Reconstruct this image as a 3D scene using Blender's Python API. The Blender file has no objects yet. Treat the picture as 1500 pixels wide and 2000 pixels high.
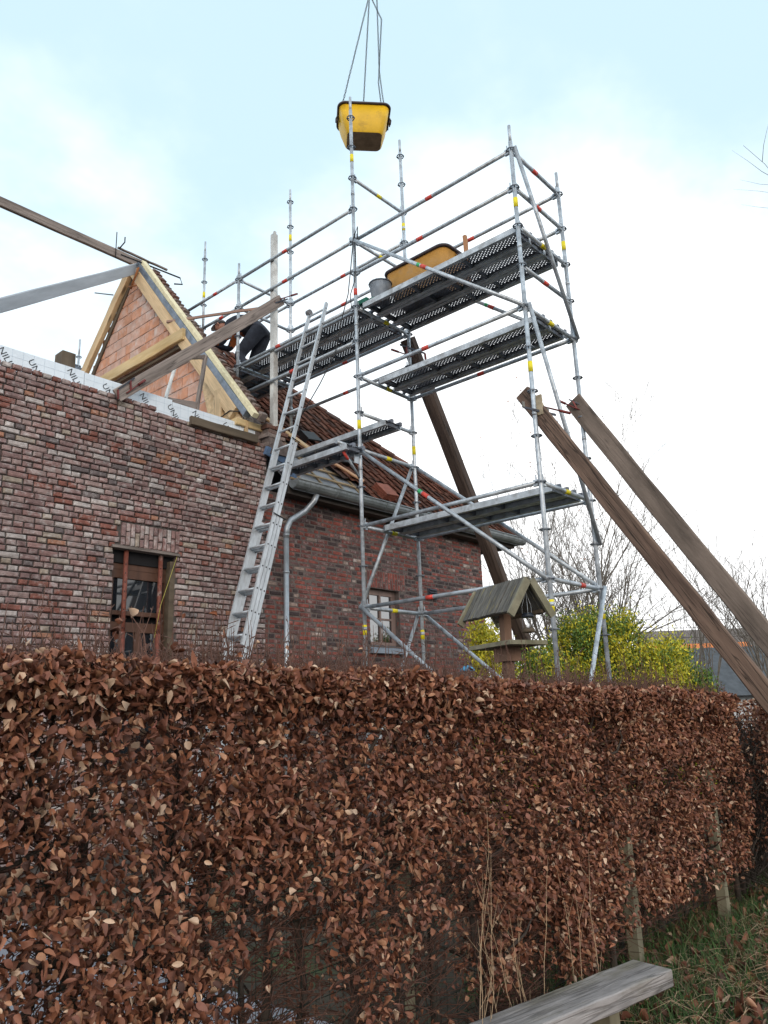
import bpy, bmesh, math, random
import numpy as np
from mathutils import Vector, Matrix, noise as mnoise

# ------------------------------------------------------------------ camera, sky, sun, exposure
S = bpy.context.scene
COL = S.collection
R = math.radians
CAM = Vector((0.0, 0.0, 1.62))
YAW, PITCH, ROLL = 0.7182, 0.2559, -0.0355
_w = Vector((math.cos(PITCH) * math.cos(YAW), math.cos(PITCH) * math.sin(YAW), math.sin(PITCH)))
_r = Vector((math.sin(YAW), -math.cos(YAW), 0))
_u = _r.cross(_w)
cr = _r * math.cos(ROLL) + _u * math.sin(ROLL)
cu = -_r * math.sin(ROLL) + _u * math.cos(ROLL)
cam_d = bpy.data.cameras.new('camera')
cam_d.sensor_fit = 'AUTO'
cam_d.sensor_width = 36.0
cam_d.lens = 1502.3 / 2000 * 36
cam_d.clip_start = 0.05
cam_d.clip_end = 2000
cam_o = bpy.data.objects.new('camera', cam_d)
COL.objects.link(cam_o)
cam_o.matrix_world = Matrix(((cr.x, cu.x, -_w.x, CAM.x), (cr.y, cu.y, -_w.y, CAM.y), (cr.z, cu.z, -_w.z, CAM.z), (0, 0, 0, 1)))
S.camera = cam_o

SUN_EL, SUN_AZ = R(17), R(232)          # low evening sun behind the photographer, veiled by cloud
world = bpy.data.worlds.new('World')
S.world = world
world.use_nodes = True
wn, wl = world.node_tree.nodes, world.node_tree.links
wn.clear()
sky = wn.new('ShaderNodeTexSky'); sky.sky_type = 'NISHITA'; sky.sun_disc = False
sky.sun_elevation = SUN_EL; sky.sun_rotation = R(90) - SUN_AZ
sky.air_density = 1.0; sky.dust_density = 1.0; sky.ozone_density = 1.2
tc = wn.new('ShaderNodeTexCoord')
sep = wn.new('ShaderNodeSeparateXYZ'); wl.new(tc.outputs['Generated'], sep.inputs[0])
def wmath(op, a, b=None, c=None):
    n = wn.new('ShaderNodeMath'); n.operation = op
    for i, v in enumerate((a, b, c)):
        if v is None: continue
        if isinstance(v, (int, float)): n.inputs[i].default_value = v
        else: wl.new(v, n.inputs[i])
    return n.outputs[0]
zc = wmath('ADD', wmath('MAXIMUM', sep.outputs[2], 0.0), 0.18)
comb = wn.new('ShaderNodeCombineXYZ')
wl.new(wmath('DIVIDE', sep.outputs[0], zc), comb.inputs[0]); wl.new(wmath('DIVIDE', sep.outputs[1], zc), comb.inputs[1])
def wnoise(scale, detail, rough, off):
    mp = wn.new('ShaderNodeMapping'); mp.inputs['Location'].default_value = off
    wl.new(comb.outputs[0], mp.inputs[0])
    n = wn.new('ShaderNodeTexNoise'); n.inputs['Scale'].default_value = scale
    n.inputs['Detail'].default_value = detail; n.inputs['Roughness'].default_value = rough
    wl.new(mp.outputs[0], n.inputs['Vector'])
    return n.outputs['Fac']
def wrange(v, a, b, c=0.0, d=1.0):
    n = wn.new('ShaderNodeMapRange'); n.interpolation_type = 'SMOOTHSTEP'
    for i, x in enumerate((a, b, c, d)): n.inputs[i + 1].default_value = x
    wl.new(v, n.inputs[0]); return n.outputs[0]
cl1 = wrange(wnoise(1.3, 6, 0.55, (5.3, 1.9, 0)), 0.4, 0.7)
cl2 = wrange(wnoise(3.4, 6, 0.6, (1.7, 2.2, 0)), 0.45, 0.75, 0.0, 0.55)
hz = wrange(sep.outputs[2], 0.14, 0.6, 1.0, 0.0)
mask = wmath('MINIMUM', wmath('ADD', wmath('MAXIMUM', wmath('MULTIPLY', cl1, 0.75), wmath('MULTIPLY', cl1, cl2)), hz), 1.0)
skymul = wn.new('ShaderNodeMixRGB'); skymul.blend_type = 'MIX'; skymul.inputs[0].default_value = 0.8
wl.new(sky.outputs[0], skymul.inputs[1]); skymul.inputs[2].default_value = (5.9, 7.8, 8.9, 1)
mix = wn.new('ShaderNodeMixRGB'); wl.new(mask, mix.inputs[0])
wl.new(skymul.outputs[0], mix.inputs[1]); mix.inputs[2].default_value = (11.2, 11.3, 11.4, 1)
bg = wn.new('ShaderNodeBackground'); bg.inputs['Strength'].default_value = 0.1
wl.new(mix.outputs[0], bg.inputs[0])
wo = wn.new('ShaderNodeOutputWorld'); wl.new(bg.outputs[0], wo.inputs[0])

sun_d = bpy.data.lights.new('sun', 'SUN'); sun_d.energy = 0.8; sun_d.angle = R(25); sun_d.color = (1.0, 0.8, 0.62)
sun_o = bpy.data.objects.new('sun', sun_d); COL.objects.link(sun_o)
sd = Vector((math.cos(SUN_EL) * math.cos(SUN_AZ), math.cos(SUN_EL) * math.sin(SUN_AZ), math.sin(SUN_EL)))
sun_o.rotation_euler = sd.to_track_quat('Z', 'Y').to_euler()
S.view_settings.view_transform = 'Standard'; S.view_settings.look = 'None'
S.view_settings.exposure = 0.5; S.view_settings.gamma = 1.0; S.view_settings.use_curve_mapping = False
S.cycles.max_bounces = 6; S.cycles.diffuse_bounces = 3; S.cycles.glossy_bounces = 3
S.cycles.use_denoising = True

rnd = random.Random(7)
# ------------------------------------------------------------------ materials
MATS = {}
def M(name, base, rough=0.75, metal=0.0, var=0.22, scale=7.0, stretch=(1, 1, 1), second=None, sec_amt=0.5, sec_scale=4.0, sec_lo=0.5, sec_hi=0.65,
      bump=0.0, bscale=60.0, rand=0.0, world_pos=False, attr=None, spec=0.4, crack=0.0, broad=0.0):
    if name in MATS: return MATS[name]
    m = bpy.data.materials.new(name); m.use_nodes = True
    N, L = m.node_tree.nodes, m.node_tree.links
    b = N['Principled BSDF']
    b.inputs['Roughness'].default_value = rough; b.inputs['Metallic'].default_value = metal
    b.inputs['Specular IOR Level'].default_value = spec
    if world_pos:
        co = N.new('ShaderNodeNewGeometry').outputs['Position']
    else:
        co = N.new('ShaderNodeTexCoord').outputs['Object']
    mp = N.new('ShaderNodeMapping'); mp.inputs['Scale'].default_value = stretch
    L.new(co, mp.inputs[0])
    oi = N.new('ShaderNodeObjectInfo')
    nz = N.new('ShaderNodeTexNoise'); nz.noise_dimensions = '4D'
    nz.inputs['Scale'].default_value = scale; nz.inputs['Detail'].default_value = 5; nz.inputs['Roughness'].default_value = 0.62
    L.new(mp.outputs[0], nz.inputs['Vector'])
    mw = N.new('ShaderNodeMath'); mw.operation = 'MULTIPLY'; mw.inputs[1].default_value = 37.0
    L.new(oi.outputs['Random'], mw.inputs[0]); L.new(mw.outputs[0], nz.inputs['W'])
    mr = N.new('ShaderNodeMapRange'); mr.inputs[1].default_value = 0.25; mr.inputs[2].default_value = 0.75
    mr.inputs[3].default_value = 1 - var * 1.6; mr.inputs[4].default_value = 1 + var * 1.6
    L.new(nz.outputs['Fac'], mr.inputs[0])
    val = mr.outputs[0]
    if rand:
        mm = N.new('ShaderNodeMapRange'); mm.inputs[3].default_value = 1 - rand; mm.inputs[4].default_value = 1 + rand
        L.new(oi.outputs['Random'], mm.inputs[0])
        mu = N.new('ShaderNodeMath'); mu.operation = 'MULTIPLY'; L.new(val, mu.inputs[0]); L.new(mm.outputs[0], mu.inputs[1]); val = mu.outputs[0]
    def mulval(v, fac):
        mu = N.new('ShaderNodeMath'); mu.operation = 'MULTIPLY'; L.new(v, mu.inputs[0]); L.new(fac, mu.inputs[1]); return mu.outputs[0]
    if broad:
        nb_ = N.new('ShaderNodeTexNoise'); nb_.inputs['Scale'].default_value = 0.9; nb_.inputs['Detail'].default_value = 5; nb_.inputs['Roughness'].default_value = 0.65
        L.new(co, nb_.inputs['Vector']); mb_ = N.new('ShaderNodeMapRange'); mb_.inputs[1].default_value = .3; mb_.inputs[2].default_value = .7; mb_.inputs[3].default_value = 1 - broad; mb_.inputs[4].default_value = 1 + broad
        L.new(nb_.outputs['Fac'], mb_.inputs[0]); val = mulval(val, mb_.outputs[0])
    crk = None
    if crack:
        mc = N.new('ShaderNodeMapping'); mc.inputs['Scale'].default_value = (.35, 9, 9); L.new(co, mc.inputs[0])
        nc_ = N.new('ShaderNodeTexNoise'); nc_.noise_dimensions = '4D'; nc_.inputs['Scale'].default_value = 2.2; nc_.inputs['Detail'].default_value = 3; nc_.inputs['Distortion'].default_value = .4
        L.new(mc.outputs[0], nc_.inputs['Vector']); L.new(mw.outputs[0], nc_.inputs['W'])
        sb = N.new('ShaderNodeMath'); sb.operation = 'SUBTRACT'; L.new(nc_.outputs['Fac'], sb.inputs[0]); sb.inputs[1].default_value = .5
        ab = N.new('ShaderNodeMath'); ab.operation = 'ABSOLUTE'; L.new(sb.outputs[0], ab.inputs[0])
        cm = N.new('ShaderNodeMapRange'); cm.inputs[1].default_value = 0.0; cm.inputs[2].default_value = .03; cm.inputs[3].default_value = 1 - crack; cm.inputs[4].default_value = 1.0
        L.new(ab.outputs[0], cm.inputs[0]); val = mulval(val, cm.outputs[0])
        vo = N.new('ShaderNodeTexVoronoi'); vo.inputs['Scale'].default_value = 1.0; mv = N.new('ShaderNodeMapping'); mv.inputs['Scale'].default_value = (1.6, 5, 5); L.new(co, mv.inputs[0]); L.new(mv.outputs[0], vo.inputs['Vector'])
        km = N.new('ShaderNodeMapRange'); km.inputs[1].default_value = .1; km.inputs[2].default_value = .2; km.inputs[3].default_value = .4; km.inputs[4].default_value = 1.0; L.new(vo.outputs['Distance'], km.inputs[0]); val = mulval(val, km.outputs[0])
        crk = cm.outputs[0]
    if attr:
        at = N.new('ShaderNodeAttribute'); at.attribute_name = attr; col0 = at.outputs['Color']
    else:
        rg = N.new('ShaderNodeRGB'); rg.outputs[0].default_value = (*base, 1); col0 = rg.outputs[0]
    if second:
        n2 = N.new('ShaderNodeTexNoise'); n2.noise_dimensions = '4D'
        n2.inputs['Scale'].default_value = sec_scale; n2.inputs['Detail'].default_value = 6; n2.inputs['Roughness'].default_value = 0.68
        L.new(mp.outputs[0], n2.inputs['Vector']); L.new(mw.outputs[0], n2.inputs['W'])
        r2 = N.new('ShaderNodeMapRange'); r2.inputs[1].default_value = sec_lo; r2.inputs[2].default_value = sec_hi; r2.inputs[4].default_value = sec_amt
        L.new(n2.outputs['Fac'], r2.inputs[0])
        mx = N.new('ShaderNodeMixRGB'); L.new(r2.outputs[0], mx.inputs[0]); L.new(col0, mx.inputs[1]); mx.inputs[2].default_value = (*second, 1)
        col0 = mx.outputs[0]
    vm = N.new('ShaderNodeVectorMath'); vm.operation = 'SCALE'; L.new(col0, vm.inputs[0]); L.new(val, vm.inputs['Scale'])
    L.new(vm.outputs[0], b.inputs['Base Color'])
    if bump:
        nb = N.new('ShaderNodeTexNoise'); nb.inputs['Scale'].default_value = bscale; nb.inputs['Detail'].default_value = 4
        L.new(mp.outputs[0], nb.inputs['Vector'])
        bp = N.new('ShaderNodeBump'); bp.inputs['Strength'].default_value = bump; bp.inputs['Distance'].default_value = 0.01
        if crk is not None:
            ad = N.new('ShaderNodeMath'); ad.operation = 'ADD'; L.new(nb.outputs['Fac'], ad.inputs[0]); L.new(crk, ad.inputs[1]); L.new(ad.outputs[0], bp.inputs['Height'])
        else: L.new(nb.outputs['Fac'], bp.inputs['Height'])
        L.new(bp.outputs[0], b.inputs['Normal'])
    MATS[name] = m
    return m

galv = M('galvanised_steel', (0.46, 0.51, 0.56), 0.42, 0.4, 0.28, 9, bump=0.15, bscale=120, rand=0.12, second=(0.2, 0.22, 0.25), sec_amt=0.6, sec_scale=14)
galv_dark = M('galvanised_dark', (0.13, 0.15, 0.18), 0.5, 0.6, 0.3, 15)
deck_m = M('deck_steel', (0.19, 0.21, 0.25), 0.55, 0.5, 0.3, 12, rand=0.1, second=(0.08, 0.07, 0.07), sec_amt=0.7, sec_scale=6)
deck_side = M('deck_side', (0.48, 0.52, 0.56), 0.5, 0.35, 0.25, 9, second=(0.22, 0.21, 0.2), sec_amt=0.6, sec_scale=8)
alu = M('aluminium', (0.54, 0.58, 0.62), 0.38, 0.4, 0.15, 12, stretch=(1, 1, .3), second=(0.38, 0.39, 0.4), sec_amt=0.5, sec_scale=20)
yellow_st = M('yellow_sticker', (0.8, 0.68, 0.02), 0.5, 0, 0.06)
red_st = M('red_sticker', (0.62, 0.07, 0.05), 0.5, 0, 0.25, 40)
green_st = M('green_sticker', (0.05, 0.4, 0.15), 0.5, 0, 0.1)
zinc = M('zinc', (0.25, 0.28, 0.3), 0.5, 0.35, 0.25, 5, second=(0.13, 0.15, 0.14), sec_amt=0.7, sec_scale=7)
zinc_pipe = M('zinc_pipe', (0.42, 0.47, 0.52), 0.38, 0.5, 0.18, 6)
G = (0.12, 1, 1)
wood_new = M('fresh_timber', (0.6, 0.44, 0.26), 0.7, 0, 0.2, 9, G, crack=.2, second=(0.44, 0.28, 0.14), sec_amt=0.6, sec_scale=10, bump=0.1, rand=0.08)
wood_yel = M('yellow_timber', (0.6, 0.45, 0.24), 0.7, 0, 0.16, 8, G, second=(0.45, 0.27, 0.08), sec_amt=0.5, sec_scale=9, bump=0.1)
wood_grey = M('weathered_timber', (0.25, 0.21, 0.19), 0.85, 0, 0.3, 9, G, crack=.5, second=(0.1, 0.08, 0.07), sec_amt=0.7, sec_scale=12, bump=0.25, rand=0.06)
wood_blue = M('bluish_timber', (0.34, 0.37, 0.41), 0.8, 0, 0.16, 8, G, bump=0.1)
wood_prop = M('prop_timber', (0.16, 0.105, 0.078), 0.85, 0, 0.36, 10, (.1, 1, 1), crack=.75, second=(0.07, 0.042, 0.032), sec_amt=0.8, sec_scale=9, bump=0.5, bscale=40)
wood_prop2 = M('prop_timber_grey', (0.19, 0.15, 0.125), 0.85, 0, 0.3, 6, (.2, 1, 1), crack=.35, second=(0.09, 0.07, 0.058), sec_amt=0.8, sec_scale=5, bump=0.3, bscale=50)
wood_log = M('log_timber', (0.095, 0.066, 0.053), 0.85, 0, 0.34, 9, (.1, 1, 1), crack=.6, second=(0.05, 0.034, 0.028), sec_amt=0.7, sec_scale=9, bump=0.4, bscale=30)
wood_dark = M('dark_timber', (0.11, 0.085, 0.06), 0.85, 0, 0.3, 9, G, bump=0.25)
wood_moss = M('mossy_board', (0.115, 0.11, 0.1), 0.9, 0, 0.4, 12, (1, 6, 1), second=(0.2, 0.16, 0.045), sec_amt=0.65, sec_scale=6, sec_lo=.57, bump=0.35, rand=0.18)
wood_mosspl = M('mossy_platform', (0.2, 0.185, 0.13), 0.9, 0, 0.25, 9, second=(0.13, 0.13, 0.06), sec_amt=0.6, bump=0.3)
wood_post = M('red_brown_post', (0.19, 0.115, 0.08), 0.85, 0, 0.28, 9, (1, 1, .12), bump=0.25)
lath_m = M('red_lath', (0.3, 0.19, 0.15), 0.8, 0, 0.2, 9, G)
win_wood = M('window_timber', (0.095, 0.045, 0.028), 0.55, 0, 0.25, 9, (1, 1, .2))
win_wood2 = M('window_timber_pale', (0.23, 0.16, 0.14), 0.6, 0, 0.2, 9, (1, 1, .2))
stone = M('blue_stone', (0.26, 0.3, 0.36), 0.6, 0, 0.15, 14, bump=0.1)
foil = M('silver_foil_board', (0.72, 0.79, 0.86), 0.35, 0.1, 0.06, 6, bump=0.05, bscale=20)
foil_dk = M('grey_foil_edge', (0.16, 0.2, 0.26), 0.5, 0.1, 0.3, 9, second=(0.3, 0.32, 0.34), sec_amt=0.4, sec_scale=16)
foam = M('foam_edge', (0.72, 0.66, 0.45), 0.9, 0, 0.12, 14, second=(0.5, 0.42, 0.24), sec_amt=0.5, sec_scale=12, bump=0.3)
ink = M('black_ink', (0.02, 0.022, 0.028), 0.5, 0, 0.05)
mortar_new = M('raked_mortar', (0.085, 0.075, 0.07), 0.95, 0, 0.3, 30, world_pos=True, bump=0.3)
mortar_old = M('old_mortar', (0.13, 0.105, 0.098), 0.95, 0, 0.3, 20, world_pos=True, bump=0.4)
mortar_pale = M('pale_mortar', (0.55, 0.5, 0.47), 0.95, 0, 0.2, 14, world_pos=True, bump=0.4)
dark_in = M('dark_interior', (0.012, 0.012, 0.014), 0.9, 0, 0.1)  # near-black colour standing in for the darkness of the rooms
soffit_m = M('dark_soffit', (0.05, 0.04, 0.035), 0.8, 0, 0.2)
underlay = M('roof_underlay', (0.23, 0.25, 0.28), 0.7, 0, 0.2, 5)
tarp_b = M('blue_foil', (0.12, 0.2, 0.34), 0.5, 0, 0.2)
glass_m = M('window_glass', (0.016, 0.02, 0.026), 0.03, 0, 0.1, spec=1.0)
rust = M('rusty_steel', (0.2, 0.065, 0.045), 0.6, 0.2, 0.3, 20, second=(0.32, 0.3, 0.28), sec_amt=0.5, sec_scale=5, sec_lo=.56)
black_m = M('black_rubber', (0.02, 0.02, 0.022), 0.6, 0, 0.15)
red_clamp = M('red_clamp', (0.16, 0.03, 0.028), 0.5, 0.2, 0.3)
tub_y = M('yellow_tub', (0.78, 0.47, 0.015), 0.5, 0, 0.1, 4, second=(0.33, 0.19, 0.03), sec_amt=0.6, sec_scale=3, sec_lo=.55)
tub_dirty = M('tub_dirt', (0.36, 0.25, 0.17), 0.9, 0, 0.3, 6)
tub_o = M('orange_tub', (0.52, 0.27, 0.06), 0.6, 0, 0.2, 5, second=(0.3, 0.2, 0.11), sec_amt=0.6, sec_scale=5)
tub_rim = M('tub_rim', (0.06, 0.045, 0.05), 0.5, 0, 0.3)
bucket_m = M('grey_bucket', (0.19, 0.22, 0.26), 0.6, 0, 0.4, 6, (1, 1, .3), second=(0.4, 0.43, 0.46), sec_amt=0.6, sec_scale=9)
navy = M('navy_cloth', (0.026, 0.031, 0.045), 0.85, 0, 0.3, 14, bump=0.3, bscale=30)
orange_c = M('orange_cloth', (0.42, 0.12, 0.035), 0.8, 0, 0.2)
skin = M('skin', (0.36, 0.17, 0.12), 0.55, 0, 0.1)
hair_m = M('dark_hair', (0.02, 0.016, 0.014), 0.7, 0, 0.2)
cap_m = M('grey_cap', (0.13, 0.12, 0.13), 0.8, 0, 0.25, 20)
cap_pale = M('pale_cap_brim', (0.4, 0.36, 0.36), 0.8, 0, 0.1)
plank_top = M('bench_plank', (0.29, 0.27, 0.265), 0.85, 0, 0.35, 9, (.25, 1, 1), crack=.45, second=(0.13, 0.115, 0.07), sec_amt=0.75, sec_scale=5, sec_lo=.48, bump=0.5, bscale=40)
post_m = M('fence_post', (0.19, 0.175, 0.12), 0.9, 0, 0.25, 9, (1, 1, .2), bump=0.25)
wire_g = M('dark_wire', (0.015, 0.025, 0.02), 0.5, 0.3, 0.1)
bark = M('hedge_bark', (0.05, 0.04, 0.033), 0.9, 0, 0.3, 12, (1, 1, .3), bump=0.4)
twig_m = M('hedge_twig', (0.125, 0.066, 0.05), 0.85, 0, 0.25, 9)
tree_bark = M('tree_bark', (0.15, 0.13, 0.11), 0.9, 0, 0.25, 6)
ground_m = M('ground_soil_grass', (0.05, 0.04, 0.028), 0.95, 0, 0.35, 3, world_pos=True, second=(0.045, 0.075, 0.02), sec_amt=0.9, sec_scale=1.4, bump=0.6, bscale=25)
pave_m = M('paving', (0.26, 0.26, 0.29), 0.8, 0, 0.15, 3, world_pos=True, bump=0.1)
grass_m = M('grass_blade', (0.05, 0.11, 0.02), 0.7, 0, 0.2, attr='tint')
leaf_stuff = M('dry_leaf_mass', (0.2, 0.08, 0.04), 0.6, 0, 0.16, 40, attr='tint', spec=0.35)
ever_m = M('evergreen_leaf', (0.1, 0.13, 0.02), 0.6, 0, 0.15, 10, attr='tint')
straw = M('dry_stalk', (0.42, 0.3, 0.19), 0.8, 0, 0.2, 9)
slate = M('slate_roof', (0.075, 0.082, 0.092), 0.7, 0, 0.25, 3, second=(0.05, 0.055, 0.06), sec_amt=0.5)
render_w = M('white_render', (0.6, 0.64, 0.68), 0.9, 0, 0.08)
sunlit_t = M('sunlit_roof_tile', (0.62, 0.2, 0.06), 0.8, 0, 0.25, 2)  # orange of the low sun on the far roof, put into the tile colour
grey_tile = M('far_grey_tile', (0.16, 0.14, 0.13), 0.8, 0, 0.2, 2)
strap_g = M('green_strap', (0.02, 0.14, 0.1), 0.7, 0, 0.1)
blue_p = M('blue_plastic', (0.06, 0.25, 0.42), 0.5, 0, 0.1)
seed_m = M('clear_feeder', (0.5, 0.48, 0.42), 0.3, 0, 0.2)
yellow_rope = M('yellow_rope', (0.5, 0.45, 0.1), 0.7, 0, 0.1)
glass_b = M('window_glass_bright', (0.016, 0.02, 0.026), 0.03, 0, 0.1, spec=1.0); glass_b.node_tree.nodes['Principled BSDF'].inputs['IOR'].default_value = 2.1
# bricks: the old stock is mixed, so each brick takes one of several clay colours
def brickmat(n, c, white=0.0):
    return M(n, c, 0.92, 0, 0.3, 16, world_pos=True, second=(0.5, 0.47, 0.46) if white else (c[0]*.45, c[1]*.45, c[2]*.5), sec_amt=white or 0.6, sec_scale=11,
             sec_lo=0.5, sec_hi=0.62, bump=0.6, bscale=70, broad=.2)
BN = [(brickmat('brick_greypink', (0.27, 0.19, 0.178), .5), 34), (brickmat('brick_whitewash', (0.37, 0.325, 0.31), .8), 14), (brickmat('brick_mauve', (0.195, 0.125, 0.12), .45), 23),
      (brickmat('brick_darkgrey', (0.125, 0.1, 0.1), .35), 5), (brickmat('brick_red', (0.2, 0.08, 0.062), .4), 12), (brickmat('brick_orange', (0.29, 0.14, 0.09), .3), 2.5),
      (brickmat('brick_beige', (0.3, 0.245, 0.2), .45), 5), (brickmat('brick_pink', (0.25, 0.15, 0.14), .5), 18)]
BO = [(brickmat('oldbrick_red', (0.225, 0.064, 0.05), .2), 32), (brickmat('oldbrick_deep', (0.145, 0.052, 0.046), .3), 26), (brickmat('oldbrick_black', (0.062, 0.045, 0.046)), 17),
      (brickmat('oldbrick_mauve', (0.125, 0.07, 0.068), .3), 15), (brickmat('oldbrick_pale', (0.27, 0.2, 0.17), .6), 6)]
HB = [(M('hollow_orange', (0.55, 0.27, 0.17), 0.9, 0, 0.18, 6, world_pos=True, second=(0.56, 0.44, 0.4), sec_amt=0.8, sec_scale=5, sec_lo=.47, bump=0.3), 10),
      (M('hollow_pink', (0.53, 0.33, 0.26), 0.9, 0, 0.18, 6, world_pos=True, second=(0.58, 0.5, 0.47), sec_amt=0.8, sec_scale=4, bump=0.3), 8),
      (M('hollow_red', (0.5, 0.25, 0.16), 0.9, 0, 0.2, 6, world_pos=True, second=(0.6, 0.5, 0.46), sec_amt=.6, sec_scale=5, bump=0.3), 4)]
TM = [(M('tile_brown', (0.14, 0.07, 0.052), 0.8, 0, 0.3, 9, world_pos=True, bump=0.2), 5), (M('tile_red', (0.19, 0.08, 0.055), 0.8, 0, 0.3, 9, world_pos=True, bump=0.2), 4),
      (M('tile_dark', (0.085, 0.055, 0.05), 0.8, 0, 0.3, 9, world_pos=True, bump=0.2), 3)]
LEAFM = [M('dry_leaf_a', (0.26, 0.098, 0.052), 0.55, 0, 0.25, 25, rand=.2), M('dry_leaf_b', (0.34, 0.155, 0.085), 0.55, 0, 0.25, 25, rand=.2),
         M('dry_leaf_c', (0.17, 0.062, 0.038), 0.55, 0, 0.25, 25, rand=.2), M('dry_leaf_d', (0.4, 0.24, 0.15), 0.55, 0, 0.22, 25, rand=.2)]
def pick(ws, rg=rnd):
    t = rg.random() * sum(w for _, w in ws)
    for m, w in ws:
        t -= w
        if t <= 0: return m
    return ws[-1][0]

# ------------------------------------------------------------------ object helpers
def wm(o):
    m = o.matrix_basis.copy()
    if o.parent: m = wm(o.parent) @ o.matrix_parent_inverse @ m
    return m
def setparent(o, p):
    o.parent = p; o.matrix_parent_inverse = wm(p).inverted()
def tag(o, label=None, cat=None, group=None, kind=None):
    if label: o['label'] = label
    if cat: o['category'] = cat
    if group: o['group'] = group
    if kind: o['kind'] = kind
    return o
def thing(name, loc, label, cat, group=None):
    o = bpy.data.objects.new(name, None); o.location = loc; o.empty_display_size = 0.1
    COL.objects.link(o)
    return tag(o, label, cat, group)
def inst(name, mesh, mat, parent=None, mtx=None):
    o = bpy.data.objects.new(name, mesh)
    if mtx is not None: o.matrix_world = mtx
    COL.objects.link(o)
    if mat is not None:
        if not mesh.materials: mesh.materials.append(mat)
        if mesh.materials[0] is not mat:
            o.material_slots[0].link = 'OBJECT'; o.material_slots[0].material = mat
    if parent is not None: setparent(o, parent)
    return o
class MB:
    def __init__(s): s.v = []; s.f = []; s.sm = []; s.mi = []
    def add(s, vs, fs, smooth=False, mi=0):
        n = len(s.v); s.v += [tuple(v) for v in vs]
        for f in fs: s.f.append(tuple(i + n for i in f)); s.sm.append(smooth); s.mi.append(mi)
    def box(s, a, b, mi=0):
        (x0, y0, z0), (x1, y1, z1) = a, b
        s.add([(x0, y0, z0), (x1, y0, z0), (x1, y1, z0), (x0, y1, z0), (x0, y0, z1), (x1, y0, z1), (x1, y1, z1), (x0, y1, z1)],
              [(3, 2, 1, 0), (4, 5, 6, 7), (0, 1, 5, 4), (1, 2, 6, 5), (2, 3, 7, 6), (3, 0, 4, 7)], False, mi)
    def obox(s, c, ax, ay, az, mi=0):
        c, ax, ay, az = Vector(c), Vector(ax), Vector(ay), Vector(az)
        vs = [c + ax * i + ay * j + az * k for k in (-1, 1) for i, j in ((-1, -1), (1, -1), (1, 1), (-1, 1))]
        s.add(vs, [(3, 2, 1, 0), (4, 5, 6, 7), (0, 1, 5, 4), (1, 2, 6, 5), (2, 3, 7, 6), (3, 0, 4, 7)], False, mi)
    def tube(s, pts, r, n=8, caps=True, mi=0, smooth=True):
        pts = [Vector(p) for p in pts]
        rs = r if isinstance(r, (list, tuple)) else [r] * len(pts)
        base = len(s.v); up = None
        for i, p in enumerate(pts):
            d = (pts[min(i + 1, len(pts) - 1)] - pts[max(i - 1, 0)]).normalized()
            if up is None:
                up = Vector((0, 0, 1)) if abs(d.z) < 0.9 else Vector((1, 0, 0))
            a = up.cross(d)
            if a.length < 1e-6: a = Vector((1, 0, 0)).cross(d)
            a.normalize(); b = d.cross(a); up = b
            for k in range(n):
                t = 2 * math.pi * k / n
                s.v.append(tuple(p + (a * math.cos(t) + b * math.sin(t)) * rs[i]))
        for i in range(len(pts) - 1):
            for k in range(n):
                k2 = (k + 1) % n
                s.f.append((base + i * n + k, base + i * n + k2, base + (i + 1) * n + k2, base + (i + 1) * n + k)); s.sm.append(smooth); s.mi.append(mi)
        if caps:
            s.f.append(tuple(base + k for k in range(n))[::-1]); s.sm.append(False); s.mi.append(mi)
            e = base + (len(pts) - 1) * n
            s.f.append(tuple(e + k for k in range(n))); s.sm.append(False); s.mi.append(mi)
    def prism(s, poly, off, mi=0):
        n = len(poly); off = Vector(off); P = [Vector(p) for p in poly]
        s.add(P + [p + off for p in P], [tuple(range(n))[::-1], tuple(range(n, 2 * n))] + [(i, (i + 1) % n, n + (i + 1) % n, n + i) for i in range(n)], False, mi)
    def mesh(s, name):
        me = bpy.data.meshes.new(name); me.from_pydata(s.v, [], s.f); 
        me.polygons.foreach_set('use_smooth', s.sm); me.polygons.foreach_set('material_index', s.mi); me.update()
        bm = bmesh.new(); bm.from_mesh(me); bmesh.ops.recalc_face_normals(bm, faces=bm.faces); bm.to_mesh(me); bm.free()
        return me
    def build(s, name, mat, parent=None, mtx=None):
        me = s.mesh(name)
        for m in (mat if isinstance(mat, (list, tuple)) else [mat]): me.materials.append(m)
        return inst(name, me, None, parent, mtx)
def frame_mtx(p0, p1, up=(0, 0, 1)):
    p0, p1 = Vector(p0), Vector(p1); x = (p1 - p0).normalized(); z = Vector(up); z = (z - x * z.dot(x)).normalized(); y = z.cross(x)
    return Matrix(((x.x, y.x, z.x, p0.x), (x.y, y.y, z.y, p0.y), (x.z, y.z, z.z, p0.z), (0, 0, 0, 1)))
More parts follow.
